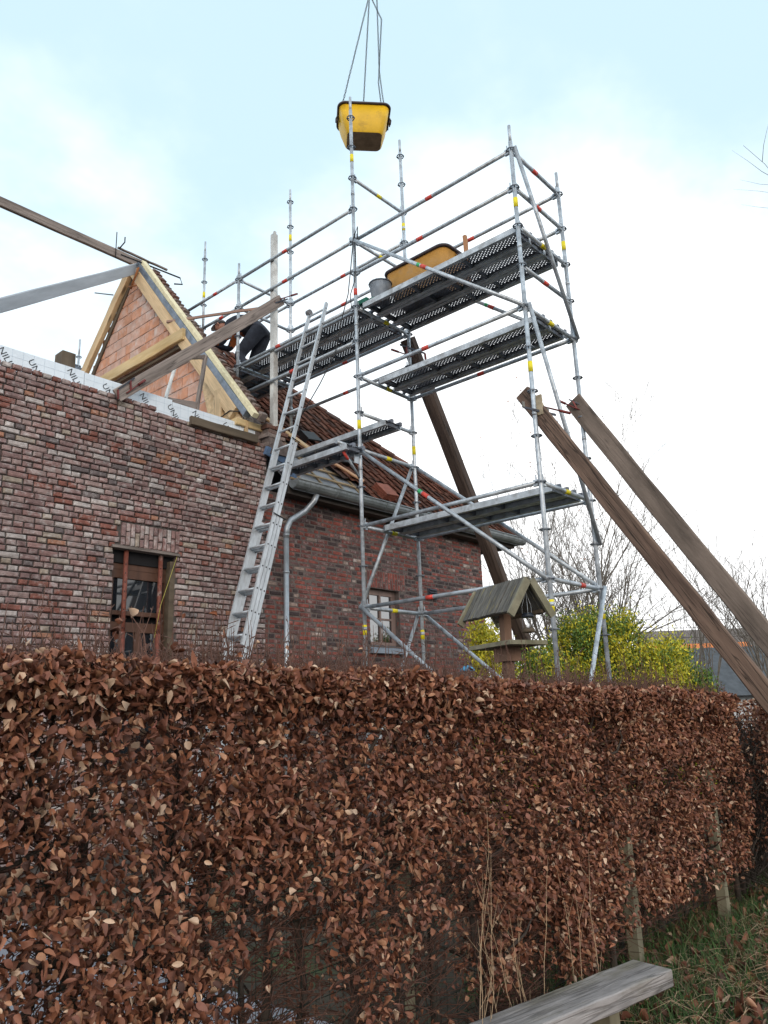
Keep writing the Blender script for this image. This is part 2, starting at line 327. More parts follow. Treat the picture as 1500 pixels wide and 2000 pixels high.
def beam(name, p0, p1, w, h, mat, parent=None, up=(0, 0, 1), rough=0.004, seg=8, seed=0, bev=0.008):
    """timber with its grain along local x, chamfered arrises, slightly uneven"""
    L = (Vector(p1) - Vector(p0)).length; rg = random.Random(seed + int(L * 1000))
    m = MB(); b = min(bev, w * .2, h * .2)
    prof = [(-w/2 + b, -h/2), (w/2 - b, -h/2), (w/2, -h/2 + b), (w/2, h/2 - b), (w/2 - b, h/2), (-w/2 + b, h/2), (-w/2, h/2 - b), (-w/2, -h/2 + b)]
    vs = []
    for i in range(seg + 1):
        t = i / seg; oy, oz = rg.uniform(-rough, rough), rg.uniform(-rough, rough)
        for (y, z) in prof: vs.append((t * L, y + oy + rg.uniform(-rough, rough) * .5, z + oz + rg.uniform(-rough, rough) * .5))
    fs = [tuple(range(8))[::-1], tuple(range(seg * 8, seg * 8 + 8))]
    for i in range(seg):
        for k in range(8): fs.append((i * 8 + k, i * 8 + (k + 1) % 8, (i + 1) * 8 + (k + 1) % 8, (i + 1) * 8 + k))
    m.add(vs, fs)
    return m.build(name, mat, parent, frame_mtx(p0, p1, up))
def np_mesh(name, V, F, mat, parent=None, tint=None, smooth=False, mtx=None):
    """V (n,3), F (m,3 or 4) arrays; tint (n,3) vertex colours"""
    me = bpy.data.meshes.new(name); n, m, k = len(V), len(F), F.shape[1]
    me.vertices.add(n); me.vertices.foreach_set('co', V.astype(np.float32).ravel())
    me.loops.add(m * k); me.loops.foreach_set('vertex_index', F.astype(np.int32).ravel())
    me.polygons.add(m); me.polygons.foreach_set('loop_start', np.arange(0, m * k, k, dtype=np.int32))
    try: me.polygons.foreach_set('loop_total', np.full(m, k, dtype=np.int32))
    except Exception: pass
    if smooth: me.polygons.foreach_set('use_smooth', np.ones(m, dtype=bool))
    if tint is not None:
        a = me.attributes.new('tint', 'FLOAT_COLOR', 'POINT')
        a.data.foreach_set('color', np.concatenate([tint, np.ones((n, 1))], 1).astype(np.float32).ravel())
    me.update(calc_edges=True); me.validate()
    me.materials.append(mat)
    return inst(name, me, None, parent, mtx)
def structure(o): o['kind'] = 'structure'; return o

# ------------------------------------------------------------------ ground
def ground_sheet(name, x0, x1, y0, y1, nx, ny, z, amp, mat):
    xs, ys = np.linspace(x0, x1, nx), np.linspace(y0, y1, ny)
    X, Y = np.meshgrid(xs, ys); Z = np.zeros_like(X)
    for i in range(ny):
        for j in range(nx):
            Z[i, j] = z + amp * mnoise.noise(Vector((X[i, j] * .9, Y[i, j] * .9, 3.3)))
    V = np.stack([X, Y, Z], -1).reshape(-1, 3); idx = np.arange(nx * ny).reshape(ny, nx)
    F = np.stack([idx[:-1, :-1], idx[:-1, 1:], idx[1:, 1:], idx[1:, :-1]], -1).reshape(-1, 4)
    return structure(np_mesh(name, V, F, mat, smooth=True))
ground_sheet('ground', -400, 400, -400, 400, 3, 3, -0.06, 0, ground_m)
ground_sheet('verge', 0.2, 16, -3.0, 3.3, 80, 40, 0.0, 0.05, ground_m)
m = MB(); m.box((-1.0, 3.35, -.05), (3.3, 8.2, 0.01)); structure(m.build('terrace', pave_m))
ground_sheet('garden', 3.3, 16, 3.3, 8.2, 30, 14, -.02, .04, ground_m)

# ------------------------------------------------------------------ brick walls
def brick_mesh(L, H, D, seed, b=0.009, j=0.006):
    rg = random.Random(seed); q = lambda: rg.uniform(-j, j)
    m = MB(); l, h = L / 2, H / 2
    back = [(-l, D, -h), (l, D, -h), (l, D, h), (-l, D, h)]
    mid = [(-l + q()*.6, b, -h + q()*.6), (l + q()*.6, b, -h + q()*.6), (l + q()*.6, b, h + q()*.6), (-l + q()*.6, b, h + q()*.6)]
    fr = [(-l + b + abs(q()), q()*.5, -h + b + abs(q())*.6), (l - b - abs(q()), q()*.5, -h + b + abs(q())*.6), (l - b - abs(q()), q()*.5, h - b - abs(q())*.6), (-l + b + abs(q()), q()*.5, h - b - abs(q())*.6)]
    fs = [(8, 9, 10, 11)] + [(4 + i, 4 + (i+1) % 4, 8 + (i+1) % 4, 8 + i) for i in range(4)] + [(i, (i+1) % 4, 4 + (i+1) % 4, 4 + i) for i in range(4)]
    m.add(back + mid + fr, fs)
    return m.mesh('brick')
def lay_wall(parent, x0, x1, z0, z1, yf, course, joint, vjoint, Ls, Lh, pal, holes, rg, stretch_w, key, sf=1.0, jit=0.003, skip=None):
    """front-facing bricks at plane y=yf; the 300 that show largest become parts"""
    H = course - joint
    protoS = [brick_mesh(Ls, H, 0.06, 10 + i) for i in range(6)]
    protoH = [brick_mesh(Lh, H, 0.06, 30 + i) for i in range(6)]
    items = []; z = z0; row = 0
    while z + H <= z1 + 1e-6:
        x = x0 - rg.uniform(0, Ls); ws = stretch_w[row % 2]
        xend = x1 if not sf else x1
        while x < xend:
            L = Ls if rg.random() < ws else Lh
            a, b = max(x, x0), min(x + L, xend)
            segs = [(a, b)]
            for (hx0, hx1, hz0, hz1) in holes:
                if z + H > hz0 + .004 and z < hz1 - .004:
                    new = []
                    for (p, q) in segs:
                        if q <= hx0 or p >= hx1: new.append((p, q)); continue
                        if p < hx0: new.append((p, hx0))
                        if q > hx1: new.append((hx1, q))
                    segs = new
            for (p, q) in segs:
                if q - p > 0.03 and not (skip and skip((p + q) / 2, z + H / 2)): items.append((p, q, z, L))
            x += L + vjoint
        z += course; row += 1
    items.sort(key=lambda t: key((t[0] + t[1]) / 2, t[2]) / max(0.4, (t[1] - t[0]) / Ls))
    rest = MB(); mats = [m_ for m_, _ in pal]
    for i, (p, q, z, L) in enumerate(items):
        c = Vector(((p + q) / 2 + rg.uniform(-jit, jit) * .5, yf + rg.uniform(-jit, jit), z + H / 2 + rg.uniform(-jit, jit) * .5))
        pr_ = protoS if L == Ls else protoH; me = pr_[rg.randrange(6)]; mat = pick(pal, rg)
        sx = (q - p) / L
        mt = Matrix.Translation(c) @ Matrix.Rotation(rg.uniform(-.012, .012), 4, 'Y') @ Matrix.Diagonal((sx, 1, 1, 1))
        if i < 300 and z > 2.3:
            inst('brick', me, mat, parent, mt)
        else:
            rest.add([mt @ v.co for v in me.vertices], [tuple(f.vertices) for f in me.polygons], False, mats.index(mat))
    o = rest.build('bricks', mats, parent); o['kind'] = 'stuff'
def soldier(parent, x0, x1, z0, z1, yf, pal, rg, n, tilt=0.0):
    w = (x1 - x0) / n; H = z1 - z0
    me1 = [brick_mesh(w - .012, H * .62 - .012, .06, 70 + i) for i in range(3)]; me2 = [brick_mesh(w - .012, H * .38 - .012, .06, 80 + i) for i in range(3)]
    for i in range(n):
        x = x0 + (i + .5) * w; long_low = i % 2
        a = H * .62; b = H * .38
        zl = z0 + (a if long_low else b) / 2; zu = z1 - (b if long_low else a) / 2
        for zz, mm in ((zl, me1 if long_low else me2), (zu, me2 if long_low else me1)):
            inst('brick', mm[rg.randrange(3)], pick(pal, rg), parent, Matrix.Translation((x, yf + rg.uniform(-.003, .003), zz)) @ Matrix.Rotation(rg.uniform(-.01, .01), 4, 'Y'))
def wall_slab(m, x0, x1, z0, z1, y0, y1, hole):
    hx0, hx1, hz0, hz1 = hole
    m.box((x0, y0, z0), (hx0, y1, z1)); m.box((hx1, y0, z0), (x1, y1, z1))
    m.box((hx0, y0, hz1), (hx1, y1, z1)); m.box((hx0, y0, z0), (hx1, y1, hz0))

# ---- the extension: unfinished wall of reclaimed bricks
ext = thing('house_extension', (4.5, 8.0, 0), 'unfinished house extension of mixed whitewashed reclaimed bricks with silver insulation boards along its open top', 'house')
YW = 8.0
hole1 = (4.44, 5.27, 1.0, 3.6)
m = MB(); wall_slab(m, 1.6, 6.68, 0, 5.33, YW + .03, YW + .1, hole1)
wall1 = m.build('wall', mortar_new, ext)
rg1 = random.Random(11)
def topskip(x, z): return z > 5.47 - 0.035 * (x - 3.0)
lay_wall(wall1, 1.6, 6.68, 0.3, 5.47, YW, 0.0668, 0.0135, 0.017, 0.2, 0.094, BN, [hole1, (4.5, 5.3, 3.59, 3.89)], rg1, (0.22, 0.62),
         lambda x, z: (x - 2.6) ** 2 * .7 + (z - 4.4) ** 2 * .2 + 3, skip=topskip)
soldier(wall1, 4.52, 5.31, 3.605, 3.885, YW, BN, rg1, 13)
# window set back in the opening
win = MB()
wy = YW + .13
for a, b in (((4.44, wy, 1.0), (4.52, wy + .07, 3.35)), ((5.19, wy, 1.0), (5.27, wy + .07, 3.35)), ((4.52, wy, 3.25), (5.19, wy + .07, 3.35)), ((4.52, wy, 2.63), (5.19, wy + .07, 2.74)),
             ((4.52, wy - .004, 2.82), (5.19, wy + .066, 2.87)), ((4.44, wy - .006, 3.35), (5.27, wy + .08, 3.42)), ((4.83, wy + .004, 1.0), (4.9, wy + .064, 2.63)), ((4.52, wy, 1.0), (5.19, wy + .07, 1.12))): win.box(a, b)
w1 = win.build('window', win_wood, ext)
for a, b in (((4.52, wy + .03, 2.87), (5.19, wy + .036, 3.25)), ((4.52, wy + .03, 1.12), (4.83, wy + .036, 2.63)), ((4.9, wy + .03, 1.12), (5.19, wy + .036, 2.63))):
    m = MB(); m.box(a, b); m.build('pane', glass_m, w1)
m = MB(); m.box((4.4, YW + .25, .9), (5.35, YW + .6, 3.75)); m.box((4.44, YW + .1, 3.42), (5.27, YW + .25, 3.6)); m.build('dark_room_box', dark_in, ext)  # black boxes put in for the darkness behind and above the window
m = MB(); m.box((5.2, YW + .03, 1.0), (5.27, YW + .12, 3.5)); m.build('window_jamb', wood_dark, ext)
# insulation boards behind the brick leaf, with printed lettering
xs = [1.6, 2.8, 4.0, 5.2, 6.62]
for i in range(4):
    m = MB(); zt = 5.675 - .02 * i * 0.9 + rnd.uniform(-.006, .006)
    m.box((xs[i] + .003, YW + .115, 2.9 if xs[i] > 5.25 or xs[i + 1] < 4.4 else 3.8), (xs[i + 1] - .003, YW + .235, zt)); m.build('insulation_board', foil, ext)
    g = MB()
    for k in range(1, 12):
        xx = xs[i] + k * .12
        if xx < xs[i + 1] - .02: g.box((xx, YW + .1135, 5.3), (xx + .004, YW + .1148, zt))
    for zz in (5.44, 5.56): g.box((xs[i] + .01, YW + .1132, zz), (xs[i + 1] - .01, YW + .1146, zz + .003))
    g.build('printed_grid', M('grid_print', (0.56, 0.65, 0.74), 0.4, 0, 0.05), ext)
def text_obj(name, txt, size, mtx, mat, parent, ext_=0.0006):
    c = bpy.data.curves.new(name, 'FONT'); c.body = txt; c.size = size; c.extrude = ext_; c.align_x = 'LEFT'; c.resolution_u = 3
    t = bpy.data.objects.new(name, c); COL.objects.link(t)
    dg = bpy.context.evaluated_depsgraph_get(); me = bpy.data.meshes.new_from_object(t.evaluated_get(dg))
    bpy.data.objects.remove(t); bpy.data.curves.remove(c)
    me.materials.clear(); me.materials.append(mat)
    return inst(name, me, None, parent, mtx)
def face_y(x, y, z, deg):   # text in a wall plane facing -y, rotated by deg clockwise
    return Matrix.Translation((x, y, z)) @ Matrix.Rotation(R(90), 4, 'X') @ Matrix.Rotation(R(-deg), 4, 'Z')
for x, z, t in ((3.0, 5.60, 'NILIN'), (3.33, 5.565, 'UNILIN'), (3.78, 5.60, 'NILIN'), (4.22, 5.55, 'UNILIN'), (4.72, 5.575, 'NILIN'), (5.12, 5.54, 'UNILIN'), (5.5, 5.56, 'NILIN'), (6.0, 5.53, 'LIN'), (6.34, 5.535, 'UN'), (2.4, 5.58, 'UNILIN')):
    text_obj('lettering', t, 0.108, face_y(x, YW + .1125, z, 52), ink, ext)
# side and rear of the extension (rough block walls), so that it stands as a building
m = MB(); m.box((1.6, 8.24, 0), (1.8, 14.9, 5.3)); m.box((1.8, 14.7, 0), (6.4, 14.9, 5.3)); m.build('rear_wall', mortar_pale, ext)
# gable of hollow clay blocks
XG = 6.42
m = MB(); m.prism([(XG, 8.15, 3.0), (XG, 14.6, 3.0), (XG, 14.6, 5.6), (XG, 11.62, 9.35), (XG, 11.35, 9.35), (XG, 8.15, 5.75)], (.14, 0, 0))
gab = m.build('gable_wall', mortar_pale, ext)
rgh = random.Random(5)
bl = [brick_mesh(.287, .185, .05, 90 + i, .004, .003) for i in range(4)]
zc_ = 5.3; row = 0
while zc_ < 9.2:
    ylo = 8.15 + (zc_ + .1 - 5.7) / 1.14 if zc_ > 5.6 else 8.15; yhi = 14.6 if zc_ < 5.6 else 14.6 - (zc_ + .1 - 5.6) / 1.26
    y = ylo - .02 + ((row % 2) * .15) % .3 
    y = math.floor(ylo / .3) * .3 + (row % 2) * .15
    while y < yhi:
        a, b = max(y, ylo), min(y + .287, yhi)
        if b - a > .05:
            inst('hollow_block', bl[rgh.randrange(4)], pick(HB, rgh), gab,
                 Matrix.Translation((XG - .012 + rgh.uniform(-.003, .003), (a + b) / 2, zc_ + .0925)) @ Matrix.Rotation(R(-90), 4, 'Z') @ Matrix.Diagonal(((b - a) / .287, 1, 1, 1)))
        y += .3
    zc_ += .2; row += 1
# gable timbers, dark shadow strips and insulated roof edge, all lying on the gable
sl = Vector((0, 3.0, 3.63)).normalized(); nrm = Vector((0, -sl.z, sl.y))
def alongg(y0, y1, off):   # points on the line of the rafter's outer edge, shifted outwards by off
    p = Vector((0, 8.2, 5.86)); q = p + sl * ((y0 - 8.2) / sl.y) + nrm * off; r_ = p + sl * ((y1 - 8.2) / sl.y) + nrm * off
    return q, r_
def slope_beam(name, y0, y1, o0, o1, x0, x1, mat, seed=0):
    a, b = alongg(y0, y1, (o0 + o1) / 2); xm = (x0 + x1) / 2
    return beam(name, (xm, a.y, a.z), (xm, b.y, b.z), x1 - x0, abs(o1 - o0), mat, ext, up=nrm, seed=seed)
slope_beam('rafter', 8.22, 11.28, -.20, 0.0, 6.3, 6.385, wood_new, 1)
slope_beam('roof_foil_edge', 8.08, 11.2, 0.0, .10, 6.31, 6.42, foil_dk, 2)
slope_beam('roof_foam_edge', 7.98, 11.14, .101, .175, 6.325, 6.42, foam, 3)
beam('rafter', (6.34, 11.45, 9.46), (6.34, 13.1, 7.75), .085, .2, wood_new, ext, up=(0, 1, 1), seed=4)
beam('rafter_shadow_strip', (6.395, 11.38, 9.4), (6.395, 12.85, 7.65), .03, .1, wood_dark, ext, up=(0, 1, 1), seed=4)  # dark strip standing in for the shade along the rafter
beam('collar_beam', (6.285, 9.55, 7.53), (6.285, 12.7, 7.53), .075, .19, wood_yel, ext, seed=5)
beam('collar_shadow_strip', (6.36, 9.6, 7.395), (6.36, 12.6, 7.395), .05, .06, wood_dark, ext, seed=6)  # dark strip standing in for the shade under the collar beam
beam('gable_board', (6.33, 8.66, 5.45), (6.33, 8.66, 6.3), .06, .17, wood_new, ext, up=(0, 1, 0), seed=7)
m = MB(); m.prism([(6.365, 8.06, 5.3), (6.365, 8.75, 5.3), (6.365, 9.25, 6.85), (6.365, 8.9, 6.45), (6.365, 8.06, 5.62)], (.03, 0, 0)); m.build('sheathing_board', wood_new, ext)
beam('wall_plate', (6.2, 8.13, 5.62), (6.66, 8.13, 5.62), .12, .1, wood_yel, ext, seed=8)
beam('ridge_beam', (2.0, 11.3, 9.63), (6.62, 11.3, 9.63), .07, .16, wood_grey, ext, seed=9)
beam('ridge_strap', (6.0, 11.27, 9.745), (7.0, 11.27, 9.745), .05, .03, wood_grey, ext, seed=9)
beam('hip_rafter', (6.36, 11.22, 9.47), (2.35, 8.3, 5.7), .065, .17, wood_blue, ext, seed=10)
# bent steel bars and hooks at the ridge
m = MB()
m.tube([(6.0, 11.15, 9.55), (6.95, 10.75, 9.33), (6.98, 10.72, 9.2), (6.85, 10.78, 9.18)], .014, 6)
m.tube([(5.95, 11.24, 9.5), (5.95, 11.24, 10.02)], .009, 5); m.tube([(6.02, 11.24, 9.73), (6.1, 11.22, 9.88), (6.1, 11.22, 9.98)], .012, 5)
m.build('ridge_bracket', black_m, ext)
m = MB(); m.tube([(6.27, 11.0, 9.35), (6.25, 11.1, 9.15), (6.25, 11.2, 9.0)], .02, 6); m.tube([(6.25, 11.28, 9.08), (6.24, 11.0, 8.98)], .013, 6); m.build('rusty_clamp', M('rust_orange', (.28, .1, .03), .7, .1), ext)
m = MB(); m.tube([(6.22, 11.75, 9.1), (6.1, 12.2, 9.28)], .012, 5); m.build('tie_bar', galv_dark, ext)
# dark cable loop at the foot of the gable
m = MB(); m.tube([(6.25, 8.75, 5.6), (6.27, 8.6, 5.8), (6.29, 8.35, 5.87), (6.3, 8.15, 5.8)], .009, 6); m.build('cable', black_m, ext)

# ---- the old red brick house
house = thing('brick_house', (9.5, 8.08, 0), 'old dark red brick house with tiled hipped roof, zinc gutter and small timber window', 'house')
YO = 8.08
hole2 = (8.83, 9.55, 2.64, 3.54)
m = MB(); wall_slab(m, 6.68, 12.0, 0, 4.72, YO + .005, YO + .25, hole2)
m.box((11.75, YO + .25, 0), (12.0 - .003, 14.8, 4.7)); m.box((6.7, 14.6, 0), (11.75, 14.8, 4.7))
wall2 = m.build('wall', mortar_old, house)
rg2 = random.Random(23)
lay_wall(wall2, 6.69, 12.0, 0.3, 4.72, YO, 0.0655, 0.011, 0.013, 0.205, 0.098, BO, [hole2, (8.78, 9.72, 3.535, 3.83), (8.8, 9.6, 2.52, 2.65)], rg2, (0.35, 0.7),
         lambda x, z: (x - 7.0) ** 2 + (z - 3.3) ** 2 * .3 + 4, jit=0.004)
soldier(wall2, 8.79, 9.71, 3.54, 3.825, YO - .002, [(BO[0][0], 1), (BO[1][0], 1)], rg2, 15)
wy = YO + .1
win = MB()
for a, b in (((8.83, wy, 2.66), (8.88, wy + .06, 3.54)), ((9.49, wy, 2.66), (9.55, wy + .06, 3.54)), ((8.88, wy, 3.45), (9.49, wy + .06, 3.54)), ((8.88, wy, 2.66), (9.49, wy + .06, 2.71)),
             ((9.16, wy - .003, 2.71), (9.2, wy + .05, 3.45)), ((8.88, wy + .002, 3.06), (9.16, wy + .05, 3.09)), ((9.2, wy + .002, 3.06), (9.49, wy + .05, 3.09)),
             ((8.88, wy + .004, 2.71), (8.905, wy + .05, 3.45)), ((9.46, wy + .004, 2.71), (9.49, wy + .05, 3.45))): win.box(a, b)
w2 = win.build('window', win_wood2, house)
for a, b in (((8.905, 2.71), (9.16, 3.06)), ((9.2, 2.71), (9.46, 3.06)), ((8.905, 3.09), (9.16, 3.45)), ((9.2, 3.09), (9.46, 3.45))):
    m = MB(); m.box((a[0], wy + .02, a[1]), (b[0], wy + .025, b[1])); m.build('pane', glass_b, w2)
m = MB(); m.box((8.75, YO + .262, 2.5), (9.65, YO + .5, 3.7)); m.build('dark_room_box', dark_in, house)
m = MB(); m.prism([(8.81, YO - .07, 2.585), (8.81, YO + .12, 2.66), (8.81, YO + .12, 2.59), (8.81, YO - .07, 2.58)], (.78, 0, 0)); m.box((8.8, YO - .075, 2.52), (9.6, YO + .02, 2.58)); m.build('window_sill', stone, house)
m = MB()
for k in range(4): m.obox((10.43, YO - .02, 3.51 + k * .045), (.1, 0, 0), (0, .018, 0), (0, .012, .014))
m.box((10.31, YO - .012, 3.48), (10.55, YO + .01, 3.67)); m.build('wall_vent', M('vent_dark', (.05, .055, .07), .6), house)
# roof: front slope, hip, rear
SR = 1.05
def rz(y, x=None): return 4.86 + SR * (y - 7.8)
rs_ = Vector((0, 1, SR)).normalized(); rn = Vector((0, -SR, 1)).normalized()
m = MB()
E0, E1, R0, R1 = Vector((6.95, 7.76, rz(7.76) - .05)), Vector((12.86, 7.76, rz(7.76) - .05)), Vector((6.95, 11.34, rz(11.34) - .05)), Vector((8.62, 11.34, rz(11.34) - .05))
B0, B1 = Vector((6.95, 14.92, E0.z)), Vector((12.86, 14.92, E0.z))
dn = Vector((0, 0, -.06))
m.add([E0, E1, R1, R0, B0, B1] + [v + dn for v in (E0, E1, R1, R0, B0, B1)], [(0, 1, 2, 3), (1, 5, 2), (5, 4, 3, 2), (6, 9, 8, 7), (7, 8, 11), (11, 8, 9, 10), (0, 6, 7, 1), (1, 7, 11, 5), (5, 11, 10, 4)])
roof = m.build('roof', underlay, house)
m = MB(); m.box((6.95, 7.86, 4.67), (12.86, 8.07, 4.7)); m.box((12.02, 8.07, 4.67), (12.86, 14.8, 4.7)); m.box((6.95, 7.845, 4.66), (12.8, 7.86, 4.8)); m.build('soffit', soffit_m, house)
# pantiles
def tile_mesh(seed):
    rg = random.Random(seed); W, Lg = .232, .36; m = MB(); n = 6; vs = []
    for j, yy in enumerate((0, Lg)):
        for i in range(n + 1):
            t = i / n; xx = -W / 2 + W * t
            zz = .026 * math.cos(t * math.pi * 1.45 + .15) + (0.03 if j == 0 else 0.0) + rg.uniform(-.002, .002)
            vs.append((xx, yy, zz))
    top = len(vs); vs += [(x, y, z - .016) for x, y, z in vs]
    fs = []
    for i in range(n):
        fs.append((i, i + 1, n + 1 + i + 1, n + 1 + i)); fs.append((top + i, top + n + 1 + i, top + n + 2 + i, top + i + 1))
        fs.append((i, top + i, top + i + 1, i + 1))
    fs += [(0, n + 1, top + n + 1, top), (n, top + n, top + 2 * n + 1, 2 * n + 1)]
    m.add(vs, fs, True); return m.mesh('roof_tile')
tiles = [tile_mesh(i) for i in range(6)]
rgt = random.Random(3)
TG, TW = .295, .205
rb = Matrix(((1, 0, 0, 0), (0, rs_.y, rn.y, 0), (0, rs_.z, rn.z, 0), (0, 0, 0, 1)))
lst = []
row = 0
while True:
    s0 = row * TG; y = 7.74 + s0 * rs_.y
    if y > 11.2: break
    xm = 12.8 - 1.184 * (y + .1 - 7.8)
    x = 7.12
    while x < xm - .02:
        miss = (row == 0 and x < 8.75) or (row == 1 and x < 8.6) or (row == 2 and x < 8.35) or (row == 3 and x < 8.15) or (row == 4 and x < 7.75) or (row == 5 and x < 7.35)
        if not miss: lst.append((x, y, rz(y) + .028, row))
        x += TW
    row += 1
lst.sort(key=lambda t: (Vector((t[0], t[1], t[2])) - CAM).length)
rest = MB(); tm = [a for a, _ in TM]
for i, (x, y, z, row) in enumerate(lst):
    mt = Matrix.Translation((x + rgt.uniform(-.006, .006), y, z + rgt.uniform(-.004, .006))) @ rb @ Matrix.Rotation(rgt.uniform(-.03, .03), 4, 'Z') @ Matrix.Rotation(rgt.uniform(-.02, .03), 4, 'X')
    me = tiles[rgt.randrange(6)]; mat = pick(TM, rgt)
    if i < 300: inst('roof_tile', me, mat, roof, mt)
    else: rest.add([mt @ v.co for v in me.vertices], [tuple(f.vertices) for f in me.polygons], True, tm.index(mat))
if rest.v:
    o = rest.build('roof_tiles', tm, roof); o['kind'] = 'stuff'
# hip tiles
h0, h1 = Vector((12.82, 7.78, rz(7.78) + .05)), Vector((8.62, 11.34, rz(11.34) + .05))
hd = (h1 - h0).normalized(); nh = int((h1 - h0).length / .32); hp = None
for i in range(nh):
    m = MB(); a = h0 + hd * (i * .32); b = a + hd * .36
    mt = frame_mtx(a, b)
    vs = []
    for xx, rr in ((0, .105), (.36, .085)):
        for k in range(7):
            t = math.pi * (k / 6) ; vs.append((xx, rr * math.cos(t), rr * math.sin(t) * .8 - .02))
    vs += [(x, y * .85, z - .014) for x, y, z in vs]
    fs = [(k, k + 1, 8 + k, 7 + k) for k in range(6)] + [(14 + k, 21 + k, 22 + k, 15 + k) for k in range(6)] + [(k, 14 + k, 15 + k, k + 1) for k in range(6)]
    if hp is None: m.add(vs, fs, True); hp = m.mesh('hip_tile')
    inst('hip_tile', hp, pick(TM, rgt), roof, mt)
# battens on the stripped part of the roof
for s0, xa, xb in ((.1, 7.0, 8.85), (.38, 7.0, 8.78), (.68, 7.0, 8.6), (.98, 7.0, 8.35), (1.28, 7.0, 8.1), (1.58, 7.0, 7.7)):
    y = 7.78 + s0 * rs_.y; beam('batten', (xa, y, rz(y) - .01), (xb, y, rz(y) - .01), .04, .025, M('batten_wood', (.3, .22, .13), .8, 0, .25, 9, G), roof, up=rn)
for xx in (7.25, 7.7, 8.15, 8.55):
    beam('counter_batten', (xx, 7.8, rz(7.8) - .033), (xx, 9.0, rz(9.0) - .033), .04, .02, M('batten_wood2', (.24, .18, .11), .8, 0, .25, 9, G), roof, up=rn)
def onroof(x, y, up=0.0): p = Vector((x, y, rz(y))) + rn * up; return p
beam('roof_board', onroof(7.28, 9.35, .1), onroof(8.2, 8.35, .1), .12, .035, wood_new, house, up=rn, seed=3)
beam('roof_board', onroof(8.15, 8.5, .09), onroof(8.75, 8.12, .09), .1, .03, M('pink_board', (.45, .26, .15), .8, 0, .2, 9, G), house, up=rn, seed=4)
# gutter and downpipe
m = MB(); n = 8; prof = []
for k in range(n + 1):
    t = math.pi * (1 + k / n); prof.append((7.74 + .1 * math.cos(t), 4.835 + .115 * math.sin(t)))
inner = [(7.74 + (a - 7.74) * .93, 4.838 + (b - 4.835) * .93) for a, b in prof][::-1]
m.prism([(6.95, a, b) for a, b in prof + inner], (6.03, 0, 0))
m.tube([(6.95, 7.637, 4.838), (12.98, 7.637, 4.838)], .012, 6)
gut = m.build('gutter', zinc, house)
m = MB()
for e in (6.945, 12.98):
    m = MB(); m.prism([(e, a, b) for a, b in prof], (.006, 0, 0)); m.build('gutter_end', zinc, gut)
for k in range(11):
    m = MB(); x = 7.2 + k * .55
    m.tube([(x, 7.74 + .104 * math.cos(math.pi * (1 + q / 8)), 4.835 + .119 * math.sin(math.pi * (1 + q / 8))) for q in range(9)], .006, 5); m.build('gutter_bracket', zinc, gut)
m = MB(); m.tube([(7.42, 7.76, 4.72), (7.4, 7.8, 4.62), (7.3, 7.88, 4.47), (7.1, 7.97, 4.32), (7.04, 7.985, 4.2), (7.03, 7.985, 4.05)], .042, 12); m.tube([(7.03, 7.985, 4.12), (7.03, 7.985, 0)], .038, 12)
for z in (4.08, 3.55, 2.6, 1.5): m.tube([(7.03, 7.985, z), (7.03, 7.985, z + .03)], .045, 12)
m.build('downpipe', zinc_pipe, house)
# parapet of the old gable: wall below, rough bricks along its slope
m = MB(); m.prism([(6.565, 8.1, 4.7), (6.565, 11.34, 4.7), (6.565, 11.34, 9.4), (6.565, 8.1, 5.62)], (.2, 0, 0)); par = m.build('parapet_wall', mortar_old, house)
vb = [brick_mesh(.115, .09, .13, 110 + i, .02, .016) for i in range(5)]
VP = [(M('verge_brown', (.17, .115, .1), .9, 0, .35, 12, world_pos=True, second=(.36, .31, .28), sec_amt=.7, sec_scale=8, bump=.5), 8), (M('verge_grey', (.21, .17, .155), .9, 0, .35, 14, world_pos=True, bump=.5), 4), (TM[0][0], 3)]
t = 0
while t < 4.75:
    p = alongg(8.0, 9, .125)[0] + Vector((6.43, 0, 0)) + sl * t
    inst('verge_brick', vb[rgt.randrange(5)], pick(VP, rgt), par, Matrix.Translation(p + Vector((rgt.uniform(-.012, .012), 0, rgt.uniform(-.01, .02)))) @ Matrix.Rotation(R(-90), 4, 'Z') @ Matrix.Rotation(R(-50 + rgt.uniform(-7, 7)), 4, 'Y'))
    t += .125
# broken stump of brickwork at the foot of the parapet
for k in range(5):
    for j in range(2):
        inst('stump_brick', brick_mesh(.17, .058, .2, 130 + k + j, .008, .008), pick(VP, rgt), par,
             Matrix.Translation((6.72 + j * .17 + (k % 2) * .04, 7.93 + rgt.uniform(-.02, .02), 5.35 + k * .068)) @ Matrix.Rotation(rgt.uniform(-.25, .25), 4, 'Z'))
m = MB(); m.obox((6.8, 7.93, 5.26), (.16, 0, 0), (0, .1, 0), (0, 0, .07)); m.obox((6.78, 8.02, 5.5), (.12, 0, 0), (0, .08, 0), (0, .05, .2)); m.build('mortar_lump', mortar_old, par)
m = MB(); m.obox((6.75, 7.9, 5.2), (.17, 0, -.03), (0, .03, .01), (0, -.03, .05)); m.obox((6.98, 7.83, 5.0), (.1, 0, -.06), (0, .02, .01), (0, -.04, .06)); m.build('blue_flashing', tarp_b, house)
